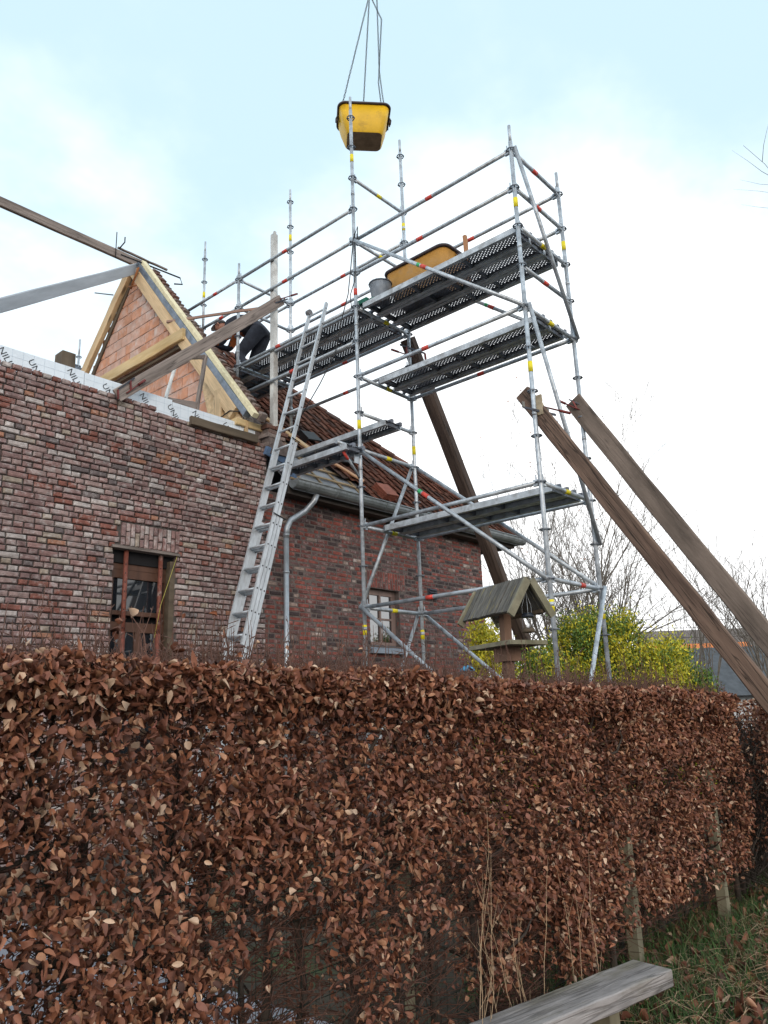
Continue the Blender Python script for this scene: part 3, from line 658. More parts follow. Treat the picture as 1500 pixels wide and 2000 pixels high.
# dark open roof vents
m = MB(); m.obox(onroof(8.35, 8.95, .12), (.16, 0, .02), rs_ * .14, rn * .012); m.obox(onroof(8.2, 8.95, .07), (.01, 0, 0), rs_ * .14, rn * .06); m.build('roof_vent', black_m, house)
m = MB(); m.obox(onroof(8.75, 8.55, .12), (.14, 0, .02), rs_ * .1, rn * .012); m.obox(onroof(8.88, 8.55, .07), (.01, 0, 0), rs_ * .1, rn * .05); m.build('roof_vent', black_m, house)
m = MB(); m.tube([onroof(8.72, 8.4, .14), onroof(8.7, 8.25, .12), onroof(8.72, 8.12, .06)], .014, 5); tag(m.build('strap', strap_g), 'green webbing strap lying down the tiles below the dark roof vent', 'strap')
o = thing('tile_stack', onroof(9.05, 7.95, .0), 'small pile of spare red roof tiles resting on the tiles above the gutter', 'tiles')
for k in range(4):
    m = MB(); c = onroof(9.08 + k * .012, 7.98, .05 + .03 * k) + Vector((0, 0, .0)); m.obox(c, (.15, 0, .01), rs_ * .17, rn * .012)
    m.build('spare_tile', M('spare_tile', (.24, .075, .045), .8, 0, .25, 12), o)

# ------------------------------------------------------------------ scaffold
AX, AY, WD, L1, L2 = 6.7446, 6.2615, 1.0911, 2.5097, 2.5157
lev = lambda k: 9.8542 - .5 * k
scaf = thing('scaffold', (AX, AY, 0), 'tall galvanised ring-lock scaffold tower with steel decks reaching over the tiled roof', 'scaffold')
def rosette_mesh():
    m = MB(); n = 12
    for i in range(n):
        a0, a1 = 2 * math.pi * i / n, 2 * math.pi * (i + 1) / n
        ro0 = .061 if i % 2 == 0 else .056; ro1 = .056 if i % 2 == 0 else .061
        P = lambda r, a, z: (r * math.cos(a), r * math.sin(a), z)
        m.add([P(.045, a0, -.005), P(ro0, a0, -.005), P(ro1, a1, -.005), P(.045, a1, -.005), P(.045, a0, .005), P(ro0, a0, .005), P(ro1, a1, .005), P(.045, a1, .005)],
              [(3, 2, 1, 0), (4, 5, 6, 7), (1, 2, 6, 5), (0, 4, 7, 3)])
    for k in range(4):
        a = k * math.pi / 2 + .39; d = Vector((math.cos(a), math.sin(a), 0)); q = Vector((-d.y, d.x, 0))
        m.obox(d * .036, d * .014, q * .007, (0, 0, .004))
    return m.mesh('rosette')
ros = rosette_mesh()
def band(parent, p, d, r, ln, mat):
    p, d = Vector(p), Vector(d).normalized(); m = MB(); m.tube([p - d * ln / 2, p + d * ln / 2], r, 12, caps=True); m.build('sticker', mat, parent)
def standard(x, y, z0, ztop, levels, spig=.22, yel=(), red=()):
    m = MB(); m.tube([(x, y, z0), (x, y, ztop - spig)], .0242, 12)
    if spig: m.tube([(x, y, ztop - spig - .02), (x, y, ztop)], .019, 10)
    for z in np.arange(z0 + .6, ztop - .4, 2.0): m.tube([(x, y, z - .02), (x, y, z + .02)], .027, 12)
    o = m.build('standard', galv, scaf)
    for k in levels: inst('rosette', ros, galv_dark, o, Matrix.Translation((x, y, lev(k))) @ Matrix.Rotation(rnd.uniform(0, .3), 4, 'Z'))
    for z in yel: band(o, (x, y, z), (0, 0, 1), .0262, .12, yellow_st)
    for z in red: band(o, (x, y, z), (0, 0, 1), .0262, .1, red_st)
P = {'A': (AX, AY), 'B': (AX + WD, AY), 'C': (AX, AY - L1), 'D': (AX + WD, AY - L1), 'E': (AX, AY + L2), 'F': (AX + WD, AY + L2), 'G': (AX + WD, 11.28)}
standard(*P['A'], 0.0, 10.21, range(0, 20), yel=(lev(1) - .18, lev(9) - .17, lev(14) - .27), red=(lev(5) - .28,))
standard(*P['B'], 0.0, 10.15, range(0, 20), yel=(lev(2) - .24, lev(10) + .24, lev(14) - .27))
standard(*P['C'], 0.0, 8.19, range(4, 20), yel=(lev(5) - .2, lev(8) - .72, lev(14) - .27))
standard(*P['D'], 0.0, 8.17, range(4, 20), yel=(lev(5) - .24, lev(14) - .27))
standard(*P['E'], 6.5, 8.64, range(3, 7), spig=.2)
standard(*P['F'], rz(P['F'][1]) - .02, 9.63 + .98, range(-1, 8), yel=(lev(0) - .22,))
standard(*P['G'], rz(11.28) - .05, 10.75, range(-1, 3), yel=(lev(0) - .28,))
def pt(n, k, dx=0, dy=0): return Vector((P[n][0] + dx, P[n][1] + dy, lev(k)))
def ledger(n0, k0, n1, k1, st=None, stp=.5, name='ledger', r=.0242, off=(0, 0, 0), heads=True, a=None, b=None):
    a = Vector(a) if a is not None else pt(n0, k0); b = Vector(b) if b is not None else pt(n1, k1); a = a + Vector(off); b = b + Vector(off)
    d = (b - a).normalized(); m = MB(); m.tube([a + d * .05, b - d * .05], r, 12)
    if heads:
        q = Vector((-d.y, d.x, 0)).normalized()
        for p, s in ((a, 1), (b, -1)):
            m.obox(p + d * s * .055, d * .028, q * .016, (0, 0, .034)); m.obox(p + d * s * .052 + Vector((0, 0, .045)), d * .006, q * .004, (0, 0, .045))
    o = m.build(name, galv, scaf)
    if st is not None: band(o, a + (b - a) * stp, d, r + .002, .1, st)
    return o
# guard rails and ledgers along y
for k in (3, 4): ledger('A', k, 'E', k, red_st, .56)
ledger('A', 6, 'E', 6, red_st, .62); ledger('A', 7, 'E', 7, red_st, .5)
for k in (3, 4, 6, 7): ledger('B', k, 'F', k, red_st, .5)
ledger('B', 5, 'F', 5)
for k in (3, 4): ledger('E', k, None, None, red_st, .4, b=(AX, 10.28 - (k - 3) * .45, lev(k)), heads=True)
for k in (1, 3): ledger('F', k + 2, 'G', k + 2) if k == 1 else None
for k in (4, 5): ledger('A', k, 'C', k, red_st, .52 if k == 4 else .45)
ledger('A', 8, 'C', 8, red_st, .45); ledger('A', 12, 'C', 12); ledger('A', 14, 'C', 14, red_st, .4)
for k in (4, 5): ledger('B', k, 'D', k, red_st, .47)
ledger('B', 8, 'D', 8, red_st, .47); ledger('B', 12, 'D', 12); ledger('B', 14, 'D', 14)
# transoms along x
for k in (2, 4): ledger('A', k, 'B', k, yellow_st, .5, 'transom')
for k in (6, 8, 12): ledger('A', k, 'B', k, yellow_st, .55, 'transom')
for k in (9, 10, 14): ledger('A', k, 'B', k, yellow_st, .5, 'transom')
for k in (4, 5): ledger('C', k, 'D', k, red_st, .47, 'transom')
ledger('C', 7, 'D', 7, red_st, .47, 'transom'); ledger('C', 14, 'D', 14, red_st, .62, 'transom')
for k in (6, 8, 12): ledger('C', k, 'D', k, yellow_st, .5, 'transom')
ledger('E', 3, 'F', 3, None, .5, 'transom'); ledger('E', 6, 'F', 6, None, .5, 'transom'); ledger('E', 4, 'F', 4, None, .5, 'transom')
# diagonal braces, just outside the standards
def brace(n0, k0, n1, k1, off, st=None, stp=.5, fr=1.0):
    a, b = pt(n0, k0) + Vector(off), pt(n1, k1) + Vector(off)
    m = MB(); d = (b - a).normalized(); e = a + (b - a) * fr; m.tube([a - d * .02, e + d * .02], .0235, 12)
    for p in (a, e): m.tube([p - Vector(off), p], .014, 6)
    o = m.build('diagonal_brace', galv, scaf)
    if st is not None:
        band(o, a + (b - a) * stp, d, .026, .1, st); band(o, a + (b - a) * (stp - .03), d, .0257, .05, green_st)
o1 = (-.055, 0, 0); o2 = (.055, 0, 0); o3 = (0, -.055, 0)
brace('A', 4, 'C', 8, o1, red_st, .48); brace('A', 10, 'C', 14, o1, red_st, .42); brace('A', 14, 'C', 18, o1)
brace('B', 4, 'D', 8, o2, red_st, .55); brace('B', 10, 'D', 14, o2); brace('B', 14, 'D', 18, o2)
brace('B', 10, 'A', 14, (0, .055, 0)); brace('B', 14, 'A', 18, (0, .055, 0))
brace('C', 4, 'D', 8, o3); brace('C', 8, 'D', 13, o3); brace('D', 14, 'C', 18, o3)
# base jacks
for n in 'ABCD':
    m = MB(); x, y = P[n]; m.box((x - .075, y - .075, .012), (x + .075, y + .075, .02)); m.tube([(x, y, .02), (x, y, .3)], .03, 8); m.build('base_jack', galv_dark, scaf)
# steel decks
DECK = {}
def deck_meshes(L, w=.31):
    if (L, w) in DECK: return DECK[(L, w)]
    m = MB(); h = w / 2
    rowsx = 10; px = (w - .085) / rowsx; py = .027; ny = int((L - .14) / py)
    xs0 = -h + .042
    for i in range(rowsx):
        for j in range(ny):
            if (i + j) % 2 == 0:
                x0 = xs0 + i * px - .002; y0 = .07 + j * py - .0035
                m.box((x0 - .002, y0 - .002, -.004), (x0 + px + .006, y0 + py + .009, 0))
    m.box((-h, .0, -.004), (xs0 + .002, L, .001)); m.box((h - .043, 0, -.004), (h, L, .001))
    m.box((xs0, 0, -.004), (h - .043, .07, .0005)); m.box((xs0, L - .07, -.004), (h - .043, L, .0005))
    top = m.mesh('perforated_plate')
    s = MB()
    s.box((-h - .002, 0, -.07), (-h + .012, L, .002)); s.box((h - .012, 0, -.07), (h + .002, L, .002))
    s.box((-h + .012, 0, -.07), (-h + .05, L, -.064)); s.box((h - .05, 0, -.07), (h - .012, L, -.064))
    side = s.mesh('side_rail')
    r = MB(); r.box((-h + .013, 0, -.055), (h - .013, .03, -.006)); ribm = r.mesh('rib')
    r = MB(); r.box((-.02, -.07, -.02), (.02, .01, .006)); r.box((-.02, -.07, -.045), (.02, -.05, -.018)); hook = r.mesh('hook')
    rib = (ribm, hook, L, h)
    DECK[(L, w)] = (top, side, rib); return DECK[(L, w)]
def deck(x, y0, L, z, w=.31, sl_=0.0, rot=0.0, parent=scaf, name='deck'):
    top, side, rib = deck_meshes(L, w); mt = Matrix.Translation((x, y0, z)) @ Matrix.Rotation(rot, 4, 'Z') @ Matrix.Rotation(sl_, 4, 'X')
    o = inst(name, top, deck_m, parent, mt); inst('side_rail', side, deck_side, o, mt)
    ribm, hook, L_, h_ = rib
    for y in (.02, L_ * .33, L_ * .5, L_ * .67, L_ - .05): inst('rib', ribm, deck_m, o, mt @ Matrix.Translation((0, y, 0)))
    for xx in (-h_ + .07, h_ - .07):
        inst('hook', hook, deck_m, o, mt @ Matrix.Translation((xx, 0, 0))); inst('hook', hook, deck_m, o, mt @ Matrix.Translation((xx, L_, 0)) @ Matrix.Rotation(math.pi, 4, 'Z'))
    return o
DZ = .055
for x in (.215, .545, .875):
    deck(AX + x, AY - L1 + .07, L1 - .14, lev(6) + DZ); deck(AX + x, AY + .07, L2 - .14, lev(6) + DZ); deck(AX + x, AY + L2 + .07, .7, lev(6) + DZ)
for x in (.5, .83): deck(AX + x, AY - L1 + .07, L1 - .14, lev(8) + DZ); deck(AX + x, AY - L1 + .07, L1 - .14, lev(12) + DZ)
deck(7.27, AY - .12, 1.75, lev(9) - .03, sl_=0.0, name='short_deck'); deck(6.55, AY - .1, 1.22, lev(10) - .03, name='short_deck')
m = MB(); m.tube([(AX - .02, AY, lev(10)), (AX - .42, AY, lev(10))], .0242, 10); m.tube([(AX - .36, AY, lev(10) - .02), (AX - .02, AY, lev(11) + .12)], .016, 8)
m.obox((AX - .06, AY, lev(10) - .1), (.05, 0, 0), (0, .006, 0), (0, 0, .1)); o = m.build('bracket', galv, scaf)
band(o, (AX - .26, AY, lev(10) - .14), (.33, 0, -.34), .018, .12, red_st)
# far standard beyond the house
t = thing('scaffold_standard', (6.85, 14.2, 0), 'lone galvanised scaffold pole top with coupler showing behind the silver insulation boards', 'scaffold pole')
m = MB(); m.tube([(6.85, 14.2, 0), (6.85, 14.2, 9.0)], .0242, 10); m.tube([(6.85, 14.2, 9.0), (6.85, 14.2, 9.35)], .018, 8); m.build('tube', galv, t)
inst('rosette', ros, galv_dark, t, Matrix.Translation((6.85, 14.2, 8.95)))
m = MB(); m.obox((6.8, 14.2, 8.62), (.14, 0, 0), (0, .05, 0), (0, 0, .09)); m.tube([(6.55, 14.2, 8.75), (6.9, 14.2, 8.75)], .0242, 8); m.build('coupler', galv_dark, t)

# ------------------------------------------------------------------ ladder
lad = thing('ladder', (4.75, 7.0, 0), 'long aluminium three-section extension ladder leaning up against the scaffold deck', 'ladder')
lb, lt = Vector((4.72, 0, 0)), Vector((6.82, 0, 7.18)); ld = (lt - lb).normalized(); lnv = Vector((ld.z, 0, -ld.x))
Ltot = (lt - lb).length
def lp(t, y, o=0.0): v = lb + ld * t + lnv * o; return Vector((v.x, y, v.z))
def tz(z): return (z - 0) / ld.z
def section(t0, t1, off, y0, y1, dep, name):
    m = MB(); 
    for yy in (y0, y1):
        c = (lp(t0, yy, off) + lp(t1, yy, off)) / 2; L = (t1 - t0) / 2
        m.obox(c, ld * L, Vector((0, .0125, 0)), lnv * dep); 
        m.obox(c - Vector((0, .014 if yy == y0 else -.014, 0)), ld * L, Vector((0, .003, 0)), lnv * dep * .55)
    o = m.build(name, alu, lad)
    t = math.ceil(t0 / .28) * .28 + .1
    while t < t1 - .05:
        r = MB(); r.tube([lp(t, y0, off), lp(t, y1, off)], .0155, 8); r.build('rung', alu, o)
        h = MB()
        for yy in (y0 - .018, y1 + .018): h.tube([lp(t, yy - .0005, off), lp(t, yy + .0005, off)], .011, 8)
        h.build('rung_end', M('rung_hole', (.03, .03, .035), .6), o)
        t += .28
    return o
YA, YB = 6.87, 7.2
s1 = section(tz(2.4), Ltot, -.02, YA, YB, .024, 'top_section')
section(tz(1.2), tz(4.98), .03, YA - .004, YB + .004, .022, 'middle_section')
section(0.0, tz(3.97), .08, YA - .008, YB + .008, .024, 'base_section')
m = MB(); m.tube([lp(Ltot - .04, YB - .03, -.035), lp(Ltot - .04, YB + .03, -.035)], .045, 14); m.build('wheel', M('ladder_wheel', (.12, .12, .13), .6), lad)
m = MB()
m.tube([lp(tz(5.0), YA - .03, -.06), lp(tz(5.0), YA - .03, .07), lp(tz(5.0), YA + .03, .07)], .007, 5); m.tube([lp(tz(3.97), YA - .03, -.06), lp(tz(3.97), YA - .03, .14), lp(tz(3.97), YA + .03, .14)], .007, 5); m.build('guide_hook', black_m, lad)

# ------------------------------------------------------------------ timbers about the site
def clampf(name, p, d, q, L, jaw, mat, label):
    """screw clamp: bar along d, two jaws along q"""
    t = thing(name, p, label, 'clamp'); p, d, q = Vector(p), Vector(d).normalized(), Vector(q).normalized()
    m = MB(); m.obox(p, d * L / 2, q * .012, d.cross(q) * .006); m.build('bar', M('clamp_steel', (.05, .055, .07), .5, .5), t)
    m = MB()
    for s in (-.5, .25): m.obox(p + d * L * s + q * jaw / 2, q * jaw / 2, d * .013, d.cross(q) * .01)
    m.build('jaw', mat, t)
    m = MB(); a = p + d * L * .25 + q * jaw; m.tube([a - d * .08, a + d * .14], .009, 6); m.tube([a + d * .14, a + d * .26], .016, 8); m.build('screw', red_clamp, t)
LOG0, LOG1 = (7.89, 6.33, 6.83), (12.0, 6.33, 0.0)
log = beam('timber_prop', LOG0, LOG1, .2, .18, wood_log, None, up=(1, 0, .5), rough=.006, seg=16, bev=.05)
tag(log, 'dark round-edged timber prop slanting down in front of the tiled brick house', 'timber prop')
p2 = beam('timber_prop', (AX + .06, 3.9, 4.9), (6.84, .93, 0.0), .065, .175, wood_prop, None, up=(0, 1, .55), rough=.005, seg=18, bev=.012)
tag(p2, 'cracked reddish-brown timber prop slanting from the nearer scaffold pole over the hedge', 'timber prop')
p3 = beam('timber_prop', (AX + WD - .03, 3.83, 5.08), (7.84, .86, 0.0), .05, .215, wood_prop2, None, up=(0, 1, .55), rough=.006, seg=18, bev=.012)
tag(p3, 'wide greyish plank prop slanting down from the rightmost scaffold pole', 'timber prop')
clampf('clamp', (7.86, 6.22, 6.62), (-.9, .3, .1), (0.1, 0, -1), .42, .12, red_clamp, 'dark screw clamp holding the round-edged timber to its scaffold pole')
clampf('clamp', (AX + .02, 3.7, 4.62), (.8, -.6, -.2), (0, 0, 1), .36, .06, M('clamp_grey', (.15, .15, .14), .5, .4), 'long grey screw clamp on the cracked brown prop below the deck')
clampf('clamp', (AX + WD - .06, 3.76, 5.02), (-.5, .7, .5), (.2, -.2, -.7), .22, .1, red_clamp, 'small red clamp gripping the top of the wide greyish prop')
wd = beam('wooden_wedge', (AX + .03, 3.71, 4.58), (AX + .03, 3.71, 4.8), .03, .09, M('wedge_wood', (.36, .3, .21), .8), None, up=(0, 1, 0)); tag(wd, 'pale wooden packing block wedged behind the scaffold pole at the brown prop', 'block')
pole = MB(); pole.box((6.77, 7.96, 5.45), (6.85, 8.04, 8.82)); pole.box((6.79, 7.97, 8.82), (6.83, 8.0, 8.87)); pole = pole.build('profile_pole', M('profile_alu', (.58, .58, .56), .5, .2, .25, 5, (1, 1, .6), second=(.33, .31, .29), sec_amt=.7, sec_scale=7)); tag(pole, 'upright square bricklayer profile pole with mortar stains beside the ladder', 'profile pole')
pb = beam('plank', (4.32, 7.93, 5.38), (6.9, 7.93, 7.71), .03, .16, wood_grey, None, up=(-.6, 0, .8), seed=5); tag(pb, 'grey weathered plank bracing the profile pole down to the top of the unfinished wall', 'plank')
clampf('clamp', (4.42, 7.9, 5.56), (.7, 0, .72), (.1, 0, -1), .3, .12, red_clamp, 'black and red clamp fixing the bracing plank to the wall top')
clampf('clamp', (6.86, 7.9, 7.66), (.8, -.2, .5), (0, 0, 1), .26, .04, M('clamp_rust', (.1, .06, .05), .5, .3), 'thin clamp at the upper end of the bracing plank on the profile pole')
lt_ = beam('lath', (6.28, 10.05, 7.93), (6.72, 8.1, 7.58), .03, .045, lath_m, None); tag(lt_, 'thin reddish wooden lath running from the gable rafter to the bracing plank', 'lath')
sb = beam('board', (5.38, 7.96, 5.365), (6.47, 7.96, 5.375), .06, .115, wood_dark, None, seed=6); tag(sb, 'short dark weathered board lying on top of the unfinished brick wall', 'board')
tb = beam('timber_block', (3.93, 8.5, 5.3), (3.93, 8.5, 5.98), .17, .2, wood_dark, None, up=(0, 1, 0)); tag(tb, 'stubby dark timber block standing behind the silver boards left of the gable', 'timber block')
tb2 = beam('timber_block', (2.3, 8.35, 5.3), (3.06, 8.35, 5.72), .1, .2, M('green_block', (.1, .12, .1), .9), None); tag(tb2, 'greenish dark timber end lying behind the silver boards at the far left', 'timber block')
# old window frame leaning behind the wall
wf = thing('window_frame', (5.5, 8.32, 5.3), 'old bare timber window frame leaning against the gable behind the insulation boards', 'window frame')
fa, fb, fc, fd = Vector((5.18, 8.34, 5.5)), Vector((5.68, 8.3, 5.55)), Vector((5.47, 8.44, 6.45)), Vector((5.9, 8.42, 6.6))
beam('frame_stile', fa, fc, .03, .055, M('frame_pale', (.62, .63, .62), .6), wf, up=(0, 1, 0)); beam('frame_stile', fb, fd, .04, .07, wood_grey, wf, up=(0, 1, 0))
beam('frame_rail', fa + (fc - fa) * .22, fb + (fd - fb) * .2, .03, .13, wood_grey, wf, up=(0, 0, 1)); beam('frame_rail', fc, fd, .04, .06, wood_grey, wf); beam('frame_rail', fa + (fc - fa) * .05, fb + (fd - fb) * .03, .04, .05, wood_grey, wf)
# shuttering under the lintel with two props and a line
m = MB(); m.box((4.4, YW - .03, 3.565), (5.3, YW + .12, 3.598)); lp_ = m.build('lintel_board', wood_grey); tag(lp_, 'narrow plank supporting the upright brick lintel over the unfinished window', 'plank')
for i, (x, lab) in enumerate(((4.62, 'left of the two rusty red steel props standing in the unfinished window'), (5.08, 'rusty red steel prop with worn grey patches, right of two in the unfinished window'))):
    t = thing('steel_prop', (x, YW + .05, 0), lab, 'prop', 'red props under the lintel board')
    m = MB(); m.tube([(x, YW + .05, 2.45), (x, YW + .05, 3.56)], .028, 10); m.build('inner_tube', rust, t)
    m = MB(); m.tube([(x, YW + .05, 0), (x, YW + .05, 2.62)], .034, 10); m.build('outer_tube', rust, t)
    h = MB()
    for z in np.arange(2.66, 3.5, .105): h.tube([(x - .012, YW + .0215, z), (x - .012, YW + .024, z)], .008, 6)
    h.build('pin_hole', black_m, t)
m = MB(); m.tube([(5.26, YW - .02, 3.56), (5.06, YW - .02, 2.95), (4.98, YW - .02, 2.5)], .0032, 4); tag(m.build('line', yellow_rope), 'thin yellow cord hanging across the unfinished window', 'cord')

# ------------------------------------------------------------------ tubs, bucket, chains
def rounded_rect(a, b, r, n=5):
    pts = []
    for cx, cy, t0 in ((a - r, b - r, 0), (-a + r, b - r, 90), (-a + r, -b + r, 180), (a - r, -b + r, 270)):
        for k in range(n + 1):
            t = R(t0 + 90 * k / n); pts.append((cx + r * math.cos(t), cy + r * math.sin(t)))
    return pts
def tub(loc, rotz, La, Wa, H, body, under, label, tilt=0.0, taper=.78):
    t = thing('mortar_tub', loc, label, 'tub'); mt = Matrix.Translation(loc) @ Matrix.Rotation(rotz, 4, 'Z') @ Matrix.Rotation(tilt, 4, 'X')
    lv = [(0, taper - .05), (.03, taper), (H * .55, taper + (1 - taper) * .62), (H, 1.0)]
    m = MB(); rings = []
    for z, s in lv: rings.append([(x, y, z) for x, y in rounded_rect(La / 2 * s, Wa / 2 * s, .09 * s + .02)])
    inn = [[(x * .96, y * .95, max(z, .03)) for x, y, z in r_] for r_ in rings][::-1][:3]
    allr = rings + inn; n = len(rings[0]); base = 0
    vs = [v for r_ in allr for v in r_]
    fs = [(i * n + k, i * n + (k + 1) % n, (i + 1) * n + (k + 1) % n, (i + 1) * n + k) for i in range(len(allr) - 1) for k in range(n)]
    m.add(vs, fs, True); m.add(rings[0], [tuple(range(n))[::-1]], False, 1); m.add([(x, y, .035) for x, y, z in inn[-1]], [tuple(range(n))], False, 1)
    m.build('tub_body', [body, under], t, mt)
    m = MB(); rp = rounded_rect(La / 2 + .012, Wa / 2 + .012, .12); pts = [(x, y, H) for x, y in rp]; pts.append(pts[0]); m.tube(pts, .021, 8, caps=False); m.build('rim', tub_rim, t, mt)
    for s in (-1, 1):
        m = MB(); m.obox((s * (La / 2 + .03), 0, H - .08), (.01, 0, 0), (0, .05, 0), (0, 0, .05)); m.tube([(s * (La / 2 + .01), -.07, H - .04), (s * (La / 2 + .05), -.05, H - .08), (s * (La / 2 + .05), .05, H - .08), (s * (La / 2 + .01), .07, H - .04)], .009, 6)
        m.build('handle', tub_rim, t, mt)
    return t, mt
TL = Vector((8.47, 7.56, 11.28))
_, tmx = tub(TL, math.atan2(-.753, .658) + R(6), .87, .66, .5, tub_y, tub_dirty, 'yellow mortar tub with black rim hanging from chains above the scaffold', taper=.74)
sling = thing('chain_sling', (8.15, 7.04, 13.8), 'four-legged dark chain sling holding the yellow tub in the sky', 'chain')
ap = Vector((8.16, 7.04, 13.85)); lk = MB()
for k in range(8):
    a, b = 2 * math.pi * k / 8, 2 * math.pi * (k + 1) / 8
    lk.tube([(.022 * math.cos(a) * 1.35, .012 * math.sin(a), 0), (.022 * math.cos(b) * 1.35, .012 * math.sin(b), 0)], .0052, 4, caps=False)
lkv = np.array(lk.v); lkf = np.array([f for f in lk.f if len(f) == 4])
def chain(pts):
    pts = [Vector(p) for p in pts]; V = []; F = []; n = 0; step = .046; acc = 0; flip = 0
    for a, b in zip(pts[:-1], pts[1:]):
        d = (b - a); L = d.length; cnt = max(1, int(L / step))
        for i in range(cnt):
            p = a + d * ((i + .5) / cnt); mt = np.array(frame_mtx(p, p + d, (0.3, 1, .2)) @ Matrix.Rotation(R(90 * (flip % 2)), 4, 'X')); flip += 1
            V.append(lkv @ mt[:3, :3].T + mt[:3, 3]); F.append(lkf + n); n += len(lkv)
    return np_mesh('chain_leg', np.concatenate(V), np.concatenate(F), M('chain_steel', (.08, .09, .1), .5, .5), sling)
def tc_(x, y, z): return tmx @ Vector((x, y, z))
corner = [tc_(-.38, -.28, .5), tc_(.0, .3, .5), tc_(.34, -.05, .5), tc_(.46, .22, .46)]
ap2 = Vector((8.25, 6.95, 13.85))
chain([ap, corner[0]]); chain([ap, corner[1]]); chain([ap, ap.lerp(ap2, .9) + Vector((.05, -.06, -.55)), tc_(.3, .05, 1.6) + Vector((0, 0, -.3)), corner[2]])
chain([ap2, tc_(.32, .02, 1.55), tc_(.36, .06, 1.1), corner[3]])
m = MB(); m.tube([ap + Vector((.05 * math.cos(2 * math.pi * k / 10), 0, .05 + .06 * math.sin(2 * math.pi * k / 10))) for k in range(11)], .012, 6, caps=False); m.tube([ap + Vector((0, 0, .1)), ap + Vector((0, 0, 3))], .008, 5); m.build('lifting_ring', galv_dark, sling)
tub((7.42, 5.55, 6.915), R(90), 1.04, .62, .5, tub_o, tub_dirty, 'dirty orange mortar tub with dark rim standing on the top scaffold deck', taper=.8)
bk = thing('bucket', (6.98, 6.0, 6.915), 'grey mortar-stained bucket on the scaffold deck beside the orange tub', 'bucket')
m = MB(); vs = []; n = 16
for z, r in ((0, .115), (.03, .12), (.16, .138), (.27, .152), (.27, .144), (.04, .112)):
    for k in range(n): vs.append((6.98 + r * math.cos(2 * math.pi * k / n), 6.02 + r * math.sin(2 * math.pi * k / n), 6.915 + z))
m.add(vs, [(i * n + k, i * n + (k + 1) % n, (i + 1) * n + (k + 1) % n, (i + 1) * n + k) for i in range(5) for k in range(n)] + [tuple(range(n))[::-1], tuple(range(5 * n, 6 * n))], True); m.build('bucket_body', bucket_m, bk)
m = MB(); m.tube([(6.98 + .153 * math.cos(2 * math.pi * k / 16), 6.02 + .153 * math.sin(2 * math.pi * k / 16), 7.185) for k in range(17)], .01, 6, caps=False); m.tube([(6.98 - .15, 6.02, 7.17), (6.9, 6.12, 7.05), (6.98 + .0, 6.17, 7.04), (7.1, 6.1, 7.1), (7.13, 6.02, 7.17)], .005, 5); m.build('bucket_handle', galv_dark, bk)
st = beam('wooden_stake', (7.55, 4.98, 6.915), (7.55, 5.0, 7.72), .05, .05, M('stake_wood', (.4, .2, .1), .8, 0, .2, 9, G), None, up=(0, 1, 0)); tag(st, 'short brown wooden stake standing upright behind the orange tub', 'stake')
m = MB(); m.obox((6.86, 6.22, 6.95), (.05, 0, 0), (0, .09, 0), (0, 0, .03)); m.tube([(6.86, 6.1, 6.95), (6.86, 6.0, 6.93)], .02, 6); tag(m.build('trowel_box', strap_g), 'small green plastic item on the deck beside the grey bucket', 'plastic item')
# site cable hung from the scaffold
m = MB()
m.tube([(6.7, 6.21, 7.9), (6.66, 6.2, 7.82), (6.6, 6.16, 7.62), (6.6, 6.2, 7.35), (6.62, 6.28, 7.0), (6.64, 6.42, 6.72), (6.65, 6.57, 6.26), (6.58, 6.8, 5.87), (6.53, 7.0, 5.6), (6.6, 7.4, 5.35)], .0075, 6)
m.tube([(6.7, 6.22, 7.92), (6.69, 6.19, 7.6), (6.68, 6.21, 7.2), (6.66, 6.28, 7.0), (6.7, 6.3, 6.85)], .0065, 6); m.tube([(6.71, 6.21, 7.92), (6.7, 6.15, 8.0), (6.72, 6.17, 7.86), (6.69, 6.2, 7.78), (6.72, 6.22, 7.95)], .007, 6)
tag(m.build('power_cable', black_m), 'black power cable looped round the middle scaffold pole and sagging down to the roof', 'cable')

# ------------------------------------------------------------------ worker bending over the roof edge
def skin_mesh(name, verts, edges, mats, fmat, root=0, sub=2):
    me = bpy.data.meshes.new(name); me.from_pydata([v[:3] for v in verts], edges, []); o = bpy.data.objects.new(name, me); COL.objects.link(o)
    s = o.modifiers.new('s', 'SKIN'); s.use_smooth_shade = True
    for i, v in enumerate(verts): me.skin_vertices[0].data[i].radius = (v[3], v[4] if len(v) > 4 else v[3])
    me.skin_vertices[0].data[root].use_root = True
    ss = o.modifiers.new('d', 'SUBSURF'); ss.levels = sub; ss.render_levels = sub
    dg = bpy.context.evaluated_depsgraph_get(); me2 = bpy.data.meshes.new_from_object(o.evaluated_get(dg))
    bpy.data.objects.remove(o)
    me2.materials.clear()
    for m_ in mats: me2.materials.append(m_)
    for p in me2.polygons: p.use_smooth = True; p.material_index = fmat(p.center)
    return me2
wk = thing('person', (7.25, 9.15, 6.91), 'worker in dark navy clothes and grey cap bending over the roof edge', 'person')
hipc = Vector((7.5, 9.12, 7.88)); shc = Vector((7.27, 9.56, 8.0)); rt = Vector((.84, .36, .0)); 
def V4(v, r, r2=None): return (v.x, v.y, v.z, r, r2 or r)
mid = hipc.lerp(shc, .5) + Vector((0, 0, .06))
hL, hR = hipc - rt * .12 + Vector((0, 0, -.04)), hipc + rt * .12 + Vector((0, 0, -.04))
sL, sR = shc - rt * .17, shc + rt * .17
kL, kR = Vector((7.22, 9.38, 7.4)), Vector((7.55, 9.42, 7.38)); aL, aR = Vector((7.25, 9.1, 7.0)), Vector((7.6, 9.0, 7.02)); tL, tR = aL + Vector((-.05, .16, -.04)), aR + Vector((-.05, .16, -.06))
